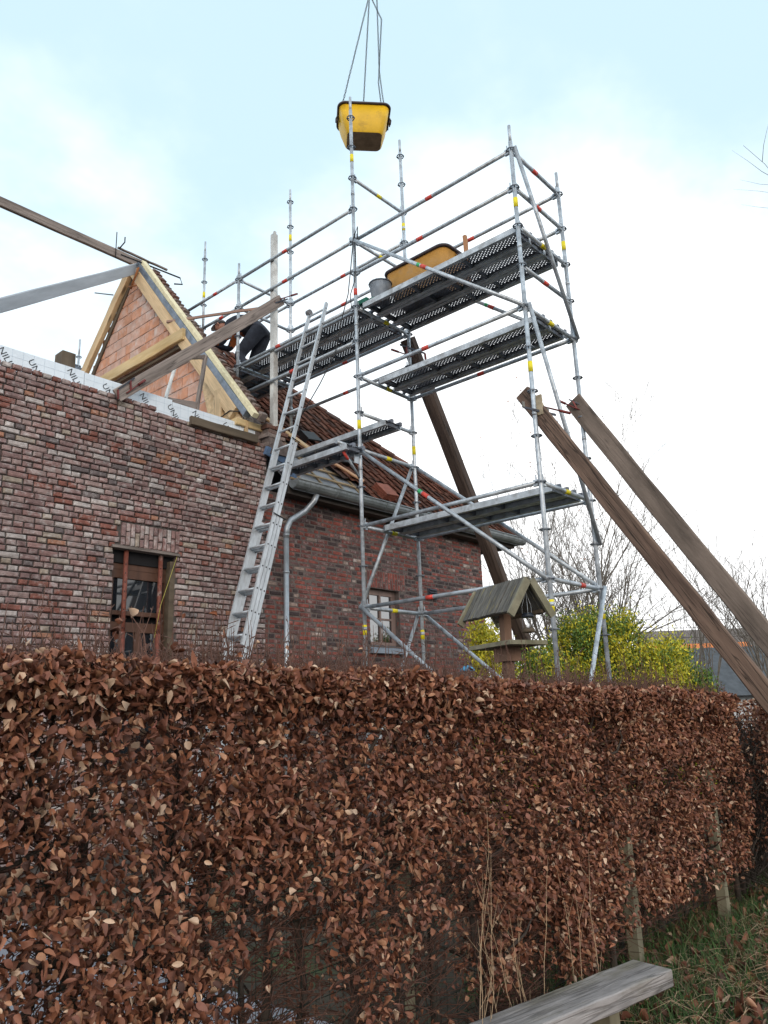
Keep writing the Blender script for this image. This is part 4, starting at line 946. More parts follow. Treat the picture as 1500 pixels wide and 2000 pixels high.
eL, eR = Vector((7.1, 9.66, 7.7)), Vector((7.36, 9.82, 7.72)); wL, wR = Vector((6.88, 9.76, 7.66)), Vector((7.0, 10.0, 7.85))
nk = shc + Vector((-.05, .1, .03)); hd0 = shc + Vector((-.06, .17, .07))
vb_ = [V4(hipc, .19, .2), V4(mid + Vector((0, 0, .03)), .2, .21), V4(shc, .175, .16), V4(hL, .14), V4(kL, .1), V4(aL, .07), V4(hR, .14), V4(kR, .1), V4(aR, .07), V4(sL, .09), V4(eL, .062), V4(wL, .036), V4(sR, .09), V4(eR, .062), V4(wR, .036), V4(nk, .06), V4(tL, .045), V4(tR, .045)]
eb = [(0, 1), (1, 2), (0, 3), (3, 4), (4, 5), (0, 6), (6, 7), (7, 8), (2, 9), (9, 10), (10, 11), (2, 12), (12, 13), (13, 14), (2, 15), (5, 16), (8, 17)]
def bodymat(c):
    if (c - nk).length < .06: return 2
    d = (c - shc); ax_ = (hipc - shc).normalized(); al = d.dot(ax_)
    if -.08 < al < .2 and c.z < shc.z - .05 and min((c - eL).length, (c - eR).length) > .09: return 1
    if (c - (eL + wL) / 2).length < .07 and c.z < (eL.z + wL.z) / 2 - .01: return 1
    return 0
me = skin_mesh('body', vb_, eb, [navy, orange_c, skin], bodymat)
body = inst('body', me, None, wk)
# head with face, ears, hair and cap
fw = Vector((-.32, .86, -.36)).normalized(); upv = Vector((-.1, .35, .93)); upv = (upv - fw * upv.dot(fw)).normalized(); sd_ = fw.cross(upv)
hc = hd0 + Vector((-.03, .1, .03))
hm = Matrix(((sd_.x, fw.x, upv.x, hc.x), (sd_.y, fw.y, upv.y, hc.y), (sd_.z, fw.z, upv.z, hc.z), (0, 0, 0, 1)))
bm = bmesh.new(); bmesh.ops.create_uvsphere(bm, u_segments=20, v_segments=14, radius=1)
for v in bm.verts:
    x, y, z = v.co; k = 1.0 - .22 * max(0, -z) ** 1.5
    yy = y * .1 * k; 
    if y > .6 and -.35 < z < .15 and abs(x) < .25: yy += .022 * (1 - abs(x) / .25) * (1 - (z + .1) ** 2 * 4)      # nose
    if y > .6 and .08 < z < .3 and .18 < abs(x) < .55: yy -= .008                                                # eye sockets
    if y > .5 and -.62 < z < -.45: yy -= .005                                                                  # mouth
    v.co = (x * .078 * k, yy, z * .118 - (.012 if y > .5 and z < -.6 else 0))
bm.normal_update(); hme = bpy.data.meshes.new('head'); bm.to_mesh(hme); bm.free(); hme.materials.append(skin)
for p_ in hme.polygons: p_.use_smooth = True
inst('head', hme, None, wk, hm)
for s in (-1, 1):
    m = MB(); m.tube([(s * .078, -.005, .03), (s * .09, -.012, .0), (s * .08, -.004, -.03)], [.012, .016, .009], 8); m.build('ear', skin, wk, hm)
def dome(rx, ry, rz_, z0, n=16, k=5):
    vs = [(0, 0, z0 + rz_)]; fs = []
    for i in range(1, k + 1):
        t = math.pi / 2 * i / k
        for q in range(n): a = 2 * math.pi * q / n; vs.append((rx * math.sin(t) * math.cos(a), ry * math.sin(t) * math.sin(a), z0 + rz_ * math.cos(t)))
    fs += [(0, 1 + q, 1 + (q + 1) % n) for q in range(n)]
    for i in range(k - 1):
        for q in range(n): fs.append((1 + i * n + q, 1 + (i + 1) * n + q, 1 + (i + 1) * n + (q + 1) % n, 1 + i * n + (q + 1) % n))
    return vs, fs
m = MB(); m.add(*dome(.084, .106, .09, -.005), smooth=True); m.build('hair', hair_m, wk, hm @ Matrix.Translation((0, -.016, 0)))
m = MB(); m.add(*dome(.088, .11, .085, .035), smooth=True); cap = m.build('cap', cap_m, wk, hm)
m = MB(); m.prism([(-.075, .085, .045), (-.05, .16, .03), (0, .185, .025), (.05, .16, .03), (.075, .085, .045)], (0, -.01, .012)); m.build('brim', cap_pale, cap, hm)
# gloved hands: palm with five bent fingers laid on the verge
for wr, sd2, out in ((wL, 1, Vector((-.75, .55, -.36))), (wR, -1, Vector((-.8, .5, -.33)))):
    f = out.normalized(); n_ = Vector((0, 0, 1)); s_ = f.cross(n_).normalized(); n_ = s_.cross(f)
    vs = [V4(wr - f * .02, .028), V4(wr + f * .05, .034, .02)]; es = [(0, 1)]
    for i, (o_, l_) in enumerate(((-.03, .06), (-.011, .075), (.009, .07), (.028, .055))):
        b0 = wr + f * .085 + s_ * o_; vs += [V4(b0, .0095), V4(b0 + f * l_ * .55 - n_ * .012, .0085), V4(b0 + f * l_ - n_ * .035, .007)]; j = len(vs); es += [(1, j - 3), (j - 3, j - 2), (j - 2, j - 1)]
    th = wr + f * .03 + s_ * (.035 * sd2); vs += [V4(th, .011), V4(th + f * .035 + s_ * (.022 * sd2) - n_ * .015, .0095)]; j = len(vs); es += [(1, j - 2), (j - 2, j - 1)]
    inst('hand', skin_mesh('hand', vs, es, [M('glove', (.03, .03, .035), .8)], lambda c: 0, sub=1), None, wk)
for a_, t_ in ((aL, tL), (aR, tR)):
    m = MB(); d = (t_ - a_); d.z = 0; d.normalize(); b0 = Vector((a_.x, a_.y, 6.91))
    m.tube([b0 - d * .06 + Vector((0, 0, .05)), b0 + Vector((0, 0, .06)), b0 + d * .1 + Vector((0, 0, .045)), b0 + d * .2 + Vector((0, 0, .035))], [.045, .055, .046, .035], 10); m.tube([b0 + Vector((0, 0, .05)), b0 + Vector((0, 0, .16))], .052, 10)
    m.build('boot', black_m, wk)

# ------------------------------------------------------------------ bird feeder
fx, fy = 4.67, 2.98
ra = Vector((.379, .925, 0)).normalized(); ga = Vector((ra.y, -ra.x, 0))
FM = Matrix(((ga.x, ra.x, 0, fx), (ga.y, ra.y, 0, fy), (0, 0, 1, 0), (0, 0, 0, 1)))      # local x = across the roof, y = along the ridge (away), z = up
bf = thing('bird_feeder', (fx, fy, 0), 'wooden bird table on a post with mossy pitched board roof, standing behind the hedge', 'bird feeder')
m = MB(); m.box((-.03, -.03, 0), (.03, .03, 2.36)); m.build('post', wood_post, bf, FM)
m = MB(); m.box((-.06, -.08, 1.94), (.06, .08, 2.035)); m.build('bracket_block', wood_post, bf, FM)
m = MB(); m.box((-.155, -.26, 2.037), (.155, .26, 2.066)); m.build('platform', wood_mosspl, bf, FM)
rg4 = random.Random(8)
zr, ze, hw, y0f = 2.485, 2.25, .145, -.305
for s in (-1, 1):
    nb = 10; y = y0f
    for i in range(nb):
        w = .61 / nb; m = MB(); a = Vector((s * hw, 0, ze)); b = Vector((0, 0, zr)); d = (b - a); nn = Vector((s * d.z, 0, abs(d.x))).normalized()
        lft = rg4.uniform(0, .005)
        c = (a + b) / 2 + nn * (.008 + lft) + Vector((0, y + w / 2, 0)); e = rg4.uniform(-.006, .008)
        m.obox(c - d.normalized() * e * .5, d / 2 * (1 + e), Vector((0, w / 2 - .0035, 0)), nn * .008)
        m.build('roof_board', wood_moss, bf, FM); y += w
    for yy in (y0f - .012, -y0f + .012):
        m = MB(); a = Vector((s * (hw + .012), yy, ze - .035)); b = Vector((0, yy, zr - .03)); d = b - a; nn = Vector((s * d.z, 0, abs(d.x))).normalized()
        m.obox((a + b) / 2 + nn * .02, d / 2 * 1.02, Vector((0, .011, 0)), nn * .026); m.build('barge_board', wood_mosspl, bf, FM)
m = MB(); m.box((-.1, -.02, 2.3), (.1, .02, 2.36)); m.box((-.012, -.28, 2.41), (.012, .28, 2.455)); m.box((-hw + .01, -.28, 2.25), (-hw + .035, .28, 2.275)); m.box((hw - .035, -.28, 2.25), (hw - .01, .28, 2.275)); m.build('roof_frame', wood_dark, bf, FM)
hf = thing('hanging_feeder', FM @ Vector((.02, -.24, 2.2)), 'small wire seed feeder with dark dish hanging under the mossy bird table roof', 'seed feeder')
m = MB()
for k in range(3): a = 2 * math.pi * k / 3; m.tube([(.0, 0, .2), (.035 * math.cos(a), .035 * math.sin(a), .1), (.04 * math.cos(a), .04 * math.sin(a), -.06)], .002, 4)
m.build('wire', galv, hf, FM @ Matrix.Translation((.02, -.24, 2.2)))
for zz, r, mt_ in ((.03, .04, M('feeder_dark', (.015, .02, .03), .4)), (-.07, .042, wood_dark)):
    m = MB(); m.tube([(0, 0, zz - .012), (0, 0, zz + .008), (0, 0, zz + .02)], [.045, r, r * .8], 14); m.build('dish', mt_, hf, FM @ Matrix.Translation((.02, -.24, 2.2)))
bl_ = thing('garden_lamp', (5.75, 4.1, 0), 'little blue capped lantern on a thin pole half hidden behind the hedge', 'lantern')
m = MB(); m.tube([(5.75, 4.1, 0), (5.75, 4.1, 1.95)], .012, 6); m.build('pole', galv, bl_)
m = MB(); m.tube([(5.75, 4.1, 1.88), (5.75, 4.1, 1.96)], .035, 10); m.build('lens', seed_m, bl_)
m = MB(); m.tube([(5.75, 4.1, 1.96), (5.75, 4.1, 1.985), (5.75, 4.1, 2.01)], [.07, .06, .02], 12); m.build('cap', blue_p, bl_)

# ------------------------------------------------------------------ hedge
rng = np.random.default_rng(5)
def vn(x, y, z, s): return mnoise.noise(Vector((x * s, y * s, z * s)))
def hedge_top(x): return 1.845 - .026 * max(0, x) + .035 * vn(x, 3, 0, 1.7) + .02 * vn(x, 9, 0, 5)
def hedge_bot(x): return 0.12 if x < 2.6 else min(.32, .12 + (x - 2.6) * .1)
# leaf template: five rows, folded along the midrib
def leaf_verts(n, size, curl, fold, wid, twist, g=None):
    t = np.array([0, .22, .22, .22, .5, .5, .5, .8, .8, .8, 1.0]); s = np.array([0, -.8, 0, .8, -1, 0, 1, -.62, 0, .62, 0])
    T = t[None, :] * np.ones((n, 1)); Sx = s[None, :] * wid[:, None] * .5
    X = Sx * size[:, None]
    Y = T * size[:, None]
    Z = (np.abs(s)[None, :] * fold[:, None] * .28 + curl[:, None] * (T ** 2) * .5 + twist[:, None] * s[None, :] * T * .25) * size[:, None]
    return np.stack([X, Y, Z], -1)
LF = np.array([(0, 2, 1), (0, 3, 2), (1, 2, 5), (1, 5, 4), (2, 3, 6), (2, 6, 5), (4, 5, 8), (4, 8, 7), (5, 6, 9), (5, 9, 8), (7, 8, 10), (8, 9, 10)])
def frames(dirs, rolls):
    y = dirs / np.linalg.norm(dirs, axis=1, keepdims=True); up = np.tile(np.array([0.13, 0.21, 1.0]), (len(y), 1))
    x = np.cross(y, up); x /= np.linalg.norm(x, axis=1, keepdims=True); z = np.cross(x, y)
    c, s = np.cos(rolls)[:, None], np.sin(rolls)[:, None]
    return np.stack([x * c + z * s, y, -x * s + z * c], -1)
PALN = np.array([(.212, .085, .05), (.3, .126, .071), (.15, .06, .039), (.4, .21, .125), (.25, .108, .075), (.55, .39, .28), (.09, .042, .031)]); PW = np.array([.22, .17, .19, .13, .14, .07, .08])
def scatter_leaves(pos, outward, n_, szr=(.015, .038)):
    size = rng.uniform(*szr, n_); curl = rng.normal(-.1, 1.1, n_); fold = rng.uniform(-.4, 3.2, n_); wid = rng.uniform(.38, .74, n_); tw = rng.normal(0, 1.3, n_)
    L = leaf_verts(n_, size, curl, fold, wid, tw)
    d = rng.normal(0, .6, (n_, 3)) + outward * .55 + np.array([0, 0, -.55]); Rm = frames(d, rng.uniform(-1.6, 1.6, n_))
    W = np.einsum('nij,nvj->nvi', Rm, L) + pos[:, None, :]
    tint = PALN[rng.choice(len(PALN), n_, p=PW)] * rng.uniform(.75, 1.25, (n_, 1))
    return W, tint
hedge = thing('hedge', (3.0, 2.6, 0), 'long beech hedge with dry russet winter leaves and bare gaps across the foreground', 'hedge')
HX0, HX1 = -.6, 6.95
pts, outs = [], []
N = 330000
xs_ = rng.uniform(HX0, HX1, N); zs_ = rng.uniform(0, 1, N); ys_ = rng.uniform(0, 1, N); coin = rng.uniform(0, 1, N)
for i in range(N):
    x = xs_[i]; top = hedge_top(x); bot = hedge_bot(x)
    if i % 4 == 0:      # top surface
        y = 2.2 + .78 * ys_[i] ** 1.3; z = top - abs(rng.normal(0, .06)) - (0 if y < 2.4 else .02); o_ = (0, -.3, .5)
        dens = (.85 if y < 2.42 else .4) + .5 * vn(x, y, 4, 3.0)
    else:
        z = bot + (top - bot) * zs_[i]; o_ = (0, -1, 0)
        bulge = .07 * vn(x, 5, z, 1.6) + .05 * vn(x, 1, z, 4.0)
        if i % 4 == 1: y = 2.27 + bulge + .3 * ys_[i]
        elif i % 4 == 2: y = 2.24 + bulge + .12 * ys_[i]
        else: y = 2.5 + .5 * ys_[i]
        h = (z - bot) / (top - bot)
        cl = vn(x + 11, z * 1.1, 2, 1.9) + .7 * vn(x, z, 7, 4.5) + .6 * vn(x, z, 1, 10.0)
        dens = .36 + 1.4 * cl + .42 * (h - .45) + (.22 if x > 4.3 else 0) + (.1 if x < 1.3 and h > .5 else 0)
        if 1.8 < x < 3.9 and h < .55: dens -= .36
        if h > .5 and x < 4.5: dens = max(dens, .3 + .3 * (h - .5) + .35 * vn(x, z, 5, 8.0))
        if i % 4 == 3: dens *= .75
        if h < .12: dens *= .55
    if x > HX1 - .25: dens *= 1.2
    if coin[i] < dens * .8 * (1 if i % 4 else 1.1): pts.append((x, y, z)); outs.append(o_)
pts = np.array(pts); outs = np.array(outs)
# the leaves that show largest are objects of their own
dist = np.linalg.norm(pts - np.array(CAM), axis=1); order = np.argsort(dist + (pts[:, 1] > 2.34) * 2.0 + (pts[:, 2] < .75) * 1.5 + (pts[:, 0] < .35) * 3); big = order[:300]; small = order[300:]
Wv, tint = scatter_leaves(pts[small], outs[small], len(small))
n_ = len(small)
o = np_mesh('leaves', Wv.reshape(-1, 3), (LF[None] + (np.arange(n_) * 11)[:, None, None]).reshape(-1, 3), leaf_stuff, hedge, np.repeat(tint, 11, 0), smooth=True); o['kind'] = 'stuff'
lm = []
for k in range(10):
    v = leaf_verts(1, np.array([.036]), np.array([rng.normal(-.1, 1.0)]), np.array([rng.uniform(0, 2.4)]), np.array([rng.uniform(.42, .72)]), np.array([rng.normal(0, 1.2)]))[0]
    mb = MB(); mb.add(v, [tuple(f) for f in LF], True); lm.append(mb.mesh('leaf'))
Rb = frames(rng.normal(0, .6, (300, 3)) + np.array([0, -.55, -.6]), rng.uniform(-1.4, 1.4, 300))
for q, i in enumerate(big):
    mt = Matrix.Translation(Vector(pts[i])) @ Matrix(Rb[q].tolist()).to_4x4() @ Matrix.Scale(rng.uniform(.75, 1.12), 4)
    inst('leaf', lm[q % 10], LEAFM[int(rng.choice(4, p=[.4, .25, .25, .1]))], hedge, mt)
# stems, branches and twigs
tk = []
x = HX0
while x < HX1 - .1:
    y = 2.58 + rng.normal(0, .05); p = [Vector((x, y, -.06))]; top = hedge_top(x); r0 = rng.uniform(.012, .03)
    for k in range(6): p.append(Vector((x + rng.normal(0, .03), y + rng.normal(0, .025), (k + 1) / 6 * (top - .12))))
    m = MB(); m.tube(p, [r0 * (1 - .11 * k) for k in range(7)], 7); 
    for k in range(3):
        h = rng.uniform(.12, .85); i = min(5, int(h * 6)); a = p[i].lerp(p[i + 1], h * 6 - i); d = Vector((rng.normal(0, .8), rng.normal(-.15, .3), rng.uniform(.1, .6))).normalized(); q = [a]
        for j in range(4): d = (d + Vector((rng.normal(0, .25), rng.normal(0, .15), rng.normal(.05, .2)))).normalized(); q.append(q[-1] + d * rng.uniform(.07, .13)); q[-1].z = min(q[-1].z, top - .03); q[-1].y = max(q[-1].y, 2.26)
        m.tube(q, [r0 * .55, r0 * .45, r0 * .36, r0 * .26, r0 * .15], 5, caps=False)
    m.build('trunk', bark, hedge); tk.append((x, y, top, p)); x += rng.uniform(.1, .24)
tw = MB()
for (x, y, top, p) in tk:
    for k in range(210 if 1.6 < x < 4.2 else 120):
        h = rng.uniform(.04, 1.0) * (.75 if 1.6 < x < 4.2 and k > 110 else 1); i = min(5, int(h * 6)); a = p[i].lerp(p[i + 1], h * 6 - i)
        d = Vector((rng.normal(0, .6), rng.normal(-.25, .6), rng.uniform(-.1, .7))).normalized(); L = rng.uniform(.12, .3)
        b = a + d * L * .5 + Vector((rng.normal(0, .02), rng.normal(0, .02), .02)); c = b + (d + Vector((rng.normal(0, .3), rng.normal(0, .3), rng.normal(.1, .3)))) * L * .5
        b.z = min(b.z, top); c.z = min(c.z, top + .02); b.y = max(b.y, 2.2); c.y = max(c.y, 2.19)
        tw.tube([a, a.lerp(b, .5) + Vector((rng.normal(0, .01), rng.normal(0, .01), rng.normal(0, .012))), b, c], [.0036, .003, .0025, .0012], 3, caps=False)
        if k % 2: e = c + Vector((rng.normal(0, .08), rng.normal(-.03, .07), rng.normal(.0, .07))); e.z = min(e.z, top + .03); tw.tube([b, e], [.0022, .001], 3, caps=False)
for k in range(6500):      # fine shoots standing above the clipped top
    x = rng.uniform(HX0, HX1); y = rng.uniform(2.28, 2.98); z = hedge_top(x) - .07; L = rng.uniform(.05, .15) * (1 + .6 * vn(x, y, 6, 2.5)) + (rng.uniform(.03, .2) if rng.random() < .1 else 0)
    a = Vector((x, y, z)); b = a + Vector((rng.normal(0, .02), rng.normal(0, .02), L * .6)); c = b + Vector((rng.normal(0, .025), rng.normal(0, .02), L * .5))
    tw.tube([a, b, c], [.0026, .002, .0011], 3, caps=False)
    for j in range(2):
        q = b.lerp(c, rng.uniform(0, 1)); dd = Vector((rng.normal(0, .02), rng.normal(0, .02), .014)); tw.tube([q, q + dd * .6, q + dd], [.001, .0022, .0006], 3, caps=False)
o = tw.build('twigs', twig_m, hedge); o['kind'] = 'stuff'
# long shoots with a few clinging leaves, above the left half
sh = MB(); lp2, lo2 = [], []
for k in range(120):
    x = rng.uniform(.3, 2.6) if k < 84 else rng.uniform(2.4, 6.5); y = rng.uniform(2.25, 2.9); z = hedge_top(x) - .05; L = rng.uniform(.1, .3) * (1 if k < 84 else .6)
    a = Vector((x, y, z)); q = [a]
    for j in range(3): q.append(q[-1] + Vector((rng.normal(0, .018), rng.normal(0, .015), L / 3)))
    sh.tube(q, [.0035, .003, .0024, .0012], 4, caps=False)
    for j in range(rng.integers(0, 3)): c = q[1].lerp(q[3], rng.uniform(0, 1)); lp2.append(tuple(c)); lo2.append((rng.normal(0, .5), rng.normal(0, .5), .6))
sh.build('shoot', twig_m, hedge)['kind'] = 'stuff'
Wv, tint = scatter_leaves(np.array(lp2), np.array(lo2) * 2, len(lp2), (.018, .035)); n_ = len(lp2)
np_mesh('shoot_leaves', Wv.reshape(-1, 3), (LF[None] + (np.arange(n_) * 11)[:, None, None]).reshape(-1, 3), leaf_stuff, hedge, np.repeat(tint, 11, 0), smooth=True)['kind'] = 'stuff'
# second hedge turning away beyond the end of the first
hg2 = thing('hedge', (9.0, 2.0, 0), 'dark distant hedge seen past the right end of the russet hedge', 'hedge')
n_ = 34000; px = rng.uniform(6.95, 11.5, n_); py = 2.1 + .12 * (px - 7.2) - rng.uniform(0, 1, n_) ** 2 * .1 + np.where(rng.uniform(0, 1, n_) < .3, rng.uniform(0, .6, n_), 0); pz = .3 + rng.uniform(0, 1, n_) ** .8 * 1.33
Wv, tint = scatter_leaves(np.stack([px, py, pz], -1), np.tile([-.4, -.9, 0], (n_, 1)), n_)
np_mesh('leaves', Wv.reshape(-1, 3), (LF[None] + (np.arange(n_) * 11)[:, None, None]).reshape(-1, 3), leaf_stuff, hg2, np.repeat(tint * 1.0, 11, 0), smooth=True)['kind'] = 'stuff'
m = MB()
for k in range(3000):
    x = rng.uniform(6.9, 11.5); y = 2.15 + .12 * (x - 7.2) + rng.uniform(0, .5); z = rng.uniform(.1, 1.3); d = Vector((rng.normal(0, .12), rng.normal(0, .12), rng.uniform(.05, .25))); m.tube([(x, y, z), Vector((x, y, z)) + d], .004, 3, caps=False)
for x in np.arange(6.95, 11.4, .22): y = 2.45 + .12 * (x - 7.2); m.tube([(x, y, -.05), (x + rng.normal(0, .03), y, .8), (x + rng.normal(0, .06), y, 1.35)], [.025, .02, .012], 6)
m.build('twigs', bark, hg2)['kind'] = 'stuff'
# fence posts and wire netting inside the hedge
for x, y, lab in ((6.5, 2.38, 'pale wooden fence post at the right end of the hedge above the grass'), (5.02, 2.42, 'wooden fence post under the hedge behind the low plank bench'), (3.02, 2.62, 'half hidden wooden fence post in the sparse middle of the hedge')):
    pm = MB(); pm.box((x - .035, y - .035, -.05), (x + .035, y + .035, 1.28)); tag(pm.build('fence_post', post_m), lab, 'fence post', 'posts of the fence in the hedge')
m = MB()
for z in np.arange(.15, 1.25, .1): m.tube([(HX0, 2.47, z), (HX1, 2.47, z)], .0017, 4, caps=False)
for x in np.arange(HX0, HX1, .075): m.tube([(x, 2.473, .1), (x, 2.473, 1.25)], .0015, 4, caps=False)
tag(m.build('wire_fence', wire_g), 'dark green wire mesh fence running through the middle of the hedge', 'fence')

# ------------------------------------------------------------------ bench plank, grass, weeds
bn = thing('plank_bench', (3.6, 2.0, 0), 'low bench of one thick weathered plank on blocks in front of the hedge', 'bench')
beam('seat_plank', (2.3, 2.2, .31), (4.11, 1.905, .31), .225, .08, plank_top, bn, seg=12, rough=.0025, bev=.006)
for x in (3.75, 2.55): m = MB(); m.box((x - .05, 2.0 + (3.75 - x) * .12 - .05, -.05), (x + .05, 2.0 + (3.75 - x) * .12 + .07, .268)); m.build('support_block', post_m, bn)
n_ = 42000
gx = rng.uniform(4.0, 9.5, n_); gy = rng.uniform(.2, 3.1, n_)
keep = np.array([(vn(a, b, 0, 1.5) + .35 * vn(a, b, 4, 5) + .18 + (.25 if b > 1.6 else -.05)) > rng.uniform(-.25, .4) for a, b in zip(gx, gy)]); gx, gy = gx[keep], gy[keep]; n_ = len(gx)
hgt = rng.uniform(.03, .1, n_) * (1 + .7 * (gy > 1.7)); ang = rng.uniform(0, 6.28, n_); le = rng.uniform(.3, 1.6, n_) * hgt; wv = rng.uniform(.0015, .0035, n_)
ca, sa = np.cos(ang), np.sin(ang); b0 = np.stack([gx, gy, np.full(n_, -.02)], -1); perp = np.stack([-sa, ca, np.zeros(n_)], -1) * wv[:, None]; dr = np.stack([ca, sa, np.zeros(n_)], -1)
midp = b0 + dr * (le * .35)[:, None] + np.array([0, 0, 1]) * (hgt * .65)[:, None]; tip = b0 + dr * le[:, None] + np.array([0, 0, 1]) * hgt[:, None]
V = np.stack([b0 - perp, b0 + perp, midp - perp * .8, midp + perp * .8, tip], 1); F = np.array([(0, 1, 3), (0, 3, 2), (2, 3, 4)])
gt = np.where(rng.uniform(0, 1, (n_, 1)) < .76, np.array([[.045, .1, .022]]), np.array([[.17, .14, .075]])) * rng.uniform(.6, 1.4, (n_, 1))
o = np_mesh('grass', V.reshape(-1, 3), (F[None] + (np.arange(n_) * 5)[:, None, None]).reshape(-1, 3), grass_m, None, np.repeat(gt, 5, 0)); tag(o, 'patchy rough grass on the verge beside the hedge', 'grass', kind='stuff')
n_ = 5000; fx_ = rng.uniform(2.0, 8.5, n_); fy_ = rng.uniform(.3, 2.7, n_)
Wv, tint = scatter_leaves(np.stack([fx_, fy_, rng.uniform(.0, .06, n_)], -1), np.tile([0, 0, .8], (n_, 1)), n_, (.04, .07))
o = np_mesh('fallen_leaves', Wv.reshape(-1, 3), (LF[None] + (np.arange(n_) * 11)[:, None, None]).reshape(-1, 3), leaf_stuff, None, np.repeat(tint * .8, 11, 0), smooth=True); tag(o, 'fallen brown leaves scattered over the verge', 'leaves', kind='stuff')
m = MB()
for k in range(900):
    x, y = rng.uniform(3.4, 6.5), rng.uniform(.6, 2.2); a = rng.uniform(0, 6.28); L = rng.uniform(.1, .4); p0 = Vector((x, y, rng.uniform(.01, .06))); m.tube([p0, p0 + Vector((math.cos(a) * L * .5, math.sin(a) * L * .5, rng.uniform(.0, .06))), p0 + Vector((math.cos(a) * L, math.sin(a) * L, .0))], .0018, 3, caps=False)
tag(m.build('dead_stalks', straw), 'flattened pale dead stalks lying on the ground by the bench', 'dead stalks', kind='stuff')
for cx, cy, ns, lab in ((2.95, 2.17, 5, 'tall pale dry weed stalks in front of the sparse part of the hedge, left clump'), (3.35, 2.16, 5, 'dry straw-coloured weed leaning right before the hedge, middle clump'), (3.85, 2.15, 3, 'thin dry weed stems just behind the bench, right clump')):
    wdt = thing('dry_weed', (cx, cy, 0), lab, 'weed', 'dry weeds in front of the hedge')
    for k in range(ns):
        x0_ = cx + rng.normal(0, .09); q = [Vector((x0_, cy + rng.normal(0, .03), -.02))]; lean = rng.normal(.02, .035); L = rng.uniform(.5, 1.2)
        for j in range(6): q.append(q[-1] + Vector((lean + rng.normal(0, .016), rng.normal(0, .01) + .004, L / 6)))
        mm = MB(); mm.tube(q, [.0024, .0022, .002, .0018, .0015, .0012, .0007], 4, caps=False)
        for j in range(4):
            bq = q[2 + j]; e = bq + Vector((rng.normal(.0, .07), rng.normal(0, .03), rng.uniform(.06, .16))); mm.tube([bq, e], [.0014, .0007], 3, caps=False)
        mm.build('stem', straw, wdt)

# ------------------------------------------------------------------ evergreen shrubs
def shrub(name, cx, cy, rx, ht, n, yel, lab, seed, zb=0.0):
    n = int(n * 2.7)
    rg = np.random.default_rng(seed); s = thing(name, (cx, cy, 0), lab, 'shrub', 'evergreen shrubs beyond the scaffold')
    m = MB(); m.tube([(cx, cy, -.1), (cx + .03, cy, ht * .4), (cx, cy, ht * .8)], [.05, .04, .015], 7); m.build('trunk', bark, s)
    nc = max(12, n // 160); cs = []
    for k in range(nc):
        a = rg.uniform(0, 6.28); h = rg.uniform(.12, 1.0); rr = rx * (1 - .75 * max(0, h - .35) ** 1.1) * rg.uniform(.55, 1.0)
        cs.append((cx + rr * math.cos(a), cy + rr * math.sin(a), h * ht, rg.uniform(.16, .34) * rx ** .3, rg.uniform(0, 1) < yel))
    m_per = n // nc; Ps, Ts = [], []
    for (a, b, c, r, yl) in cs:
        q = rg.normal(0, .5, (m_per, 3)) * r * np.array([1, 1, 1.25]) + np.array([a, b, c]); Ps.append(q)
        up_ = (q[:, 2:3] - c) / r
        base = np.array([[.54, .47, .03]]) if yl else np.array([[.11, .2, .035]])
        alt = np.array([[.37, .39, .035]]) if yl else np.array([[.075, .135, .03]])
        Ts.append(np.where(rg.uniform(0, 1, (m_per, 1)) < .6, base, alt) * rg.uniform(.7, 1.35, (m_per, 1)))
    Pp = np.concatenate(Ps); T = np.concatenate(Ts); k = len(Pp)
    d = rg.normal(0, .6, (k, 3)) + np.array([0, 0, .75]); Rm = frames(d, rg.uniform(0, 6.28, k)); L = rg.uniform(.028, .075, k)
    tpl = np.array([(0, 0, 0), (-.22, .45, .03), (0, 1.0, -.06), (.22, .45, .03)]); W = np.einsum('nij,nvj->nvi', Rm, tpl[None] * L[:, None, None]) + Pp[:, None, :]
    F = np.array([(0, 1, 2), (0, 2, 3)])
    o = np_mesh('crown', W.reshape(-1, 3), (F[None] + (np.arange(k) * 4)[:, None, None]).reshape(-1, 3), ever_m, s, np.repeat(T, 4, 0))
shrub('evergreen_shrub', 8.8, 5.88, .3, 2.6, 5000, .85, 'small yellow-green conifer left of the bird table against the brick wall corner', 1)
shrub('evergreen_shrub', 9.75, 5.75, .5, 2.25, 9000, .5, 'mixed green shrub directly behind the bird table post', 2)
shrub('evergreen_shrub', 11.85, 6.2, .62, 2.95, 12000, .45, 'tall green and golden shrub between the two right scaffold poles', 3)
shrub('evergreen_shrub', 12.25, 5.75, .58, 3.0, 12000, .55, 'narrow golden conifer just right of the rightmost scaffold pole', 4)
shrub('evergreen_shrub', 12.7, 5.2, .68, 2.5, 13000, .85, 'round bright yellow-green conifer at the right end of the shrub row', 5)
shrub('evergreen_shrub', 13.1, 4.75, .32, 2.0, 4500, .1, 'low fresh green shrub right of the golden conifers', 6)
shrub('evergreen_shrub', 16.0, 6.1, .25, 2.75, 2500, .1, 'thin green shrub top before the far slate roof', 7)

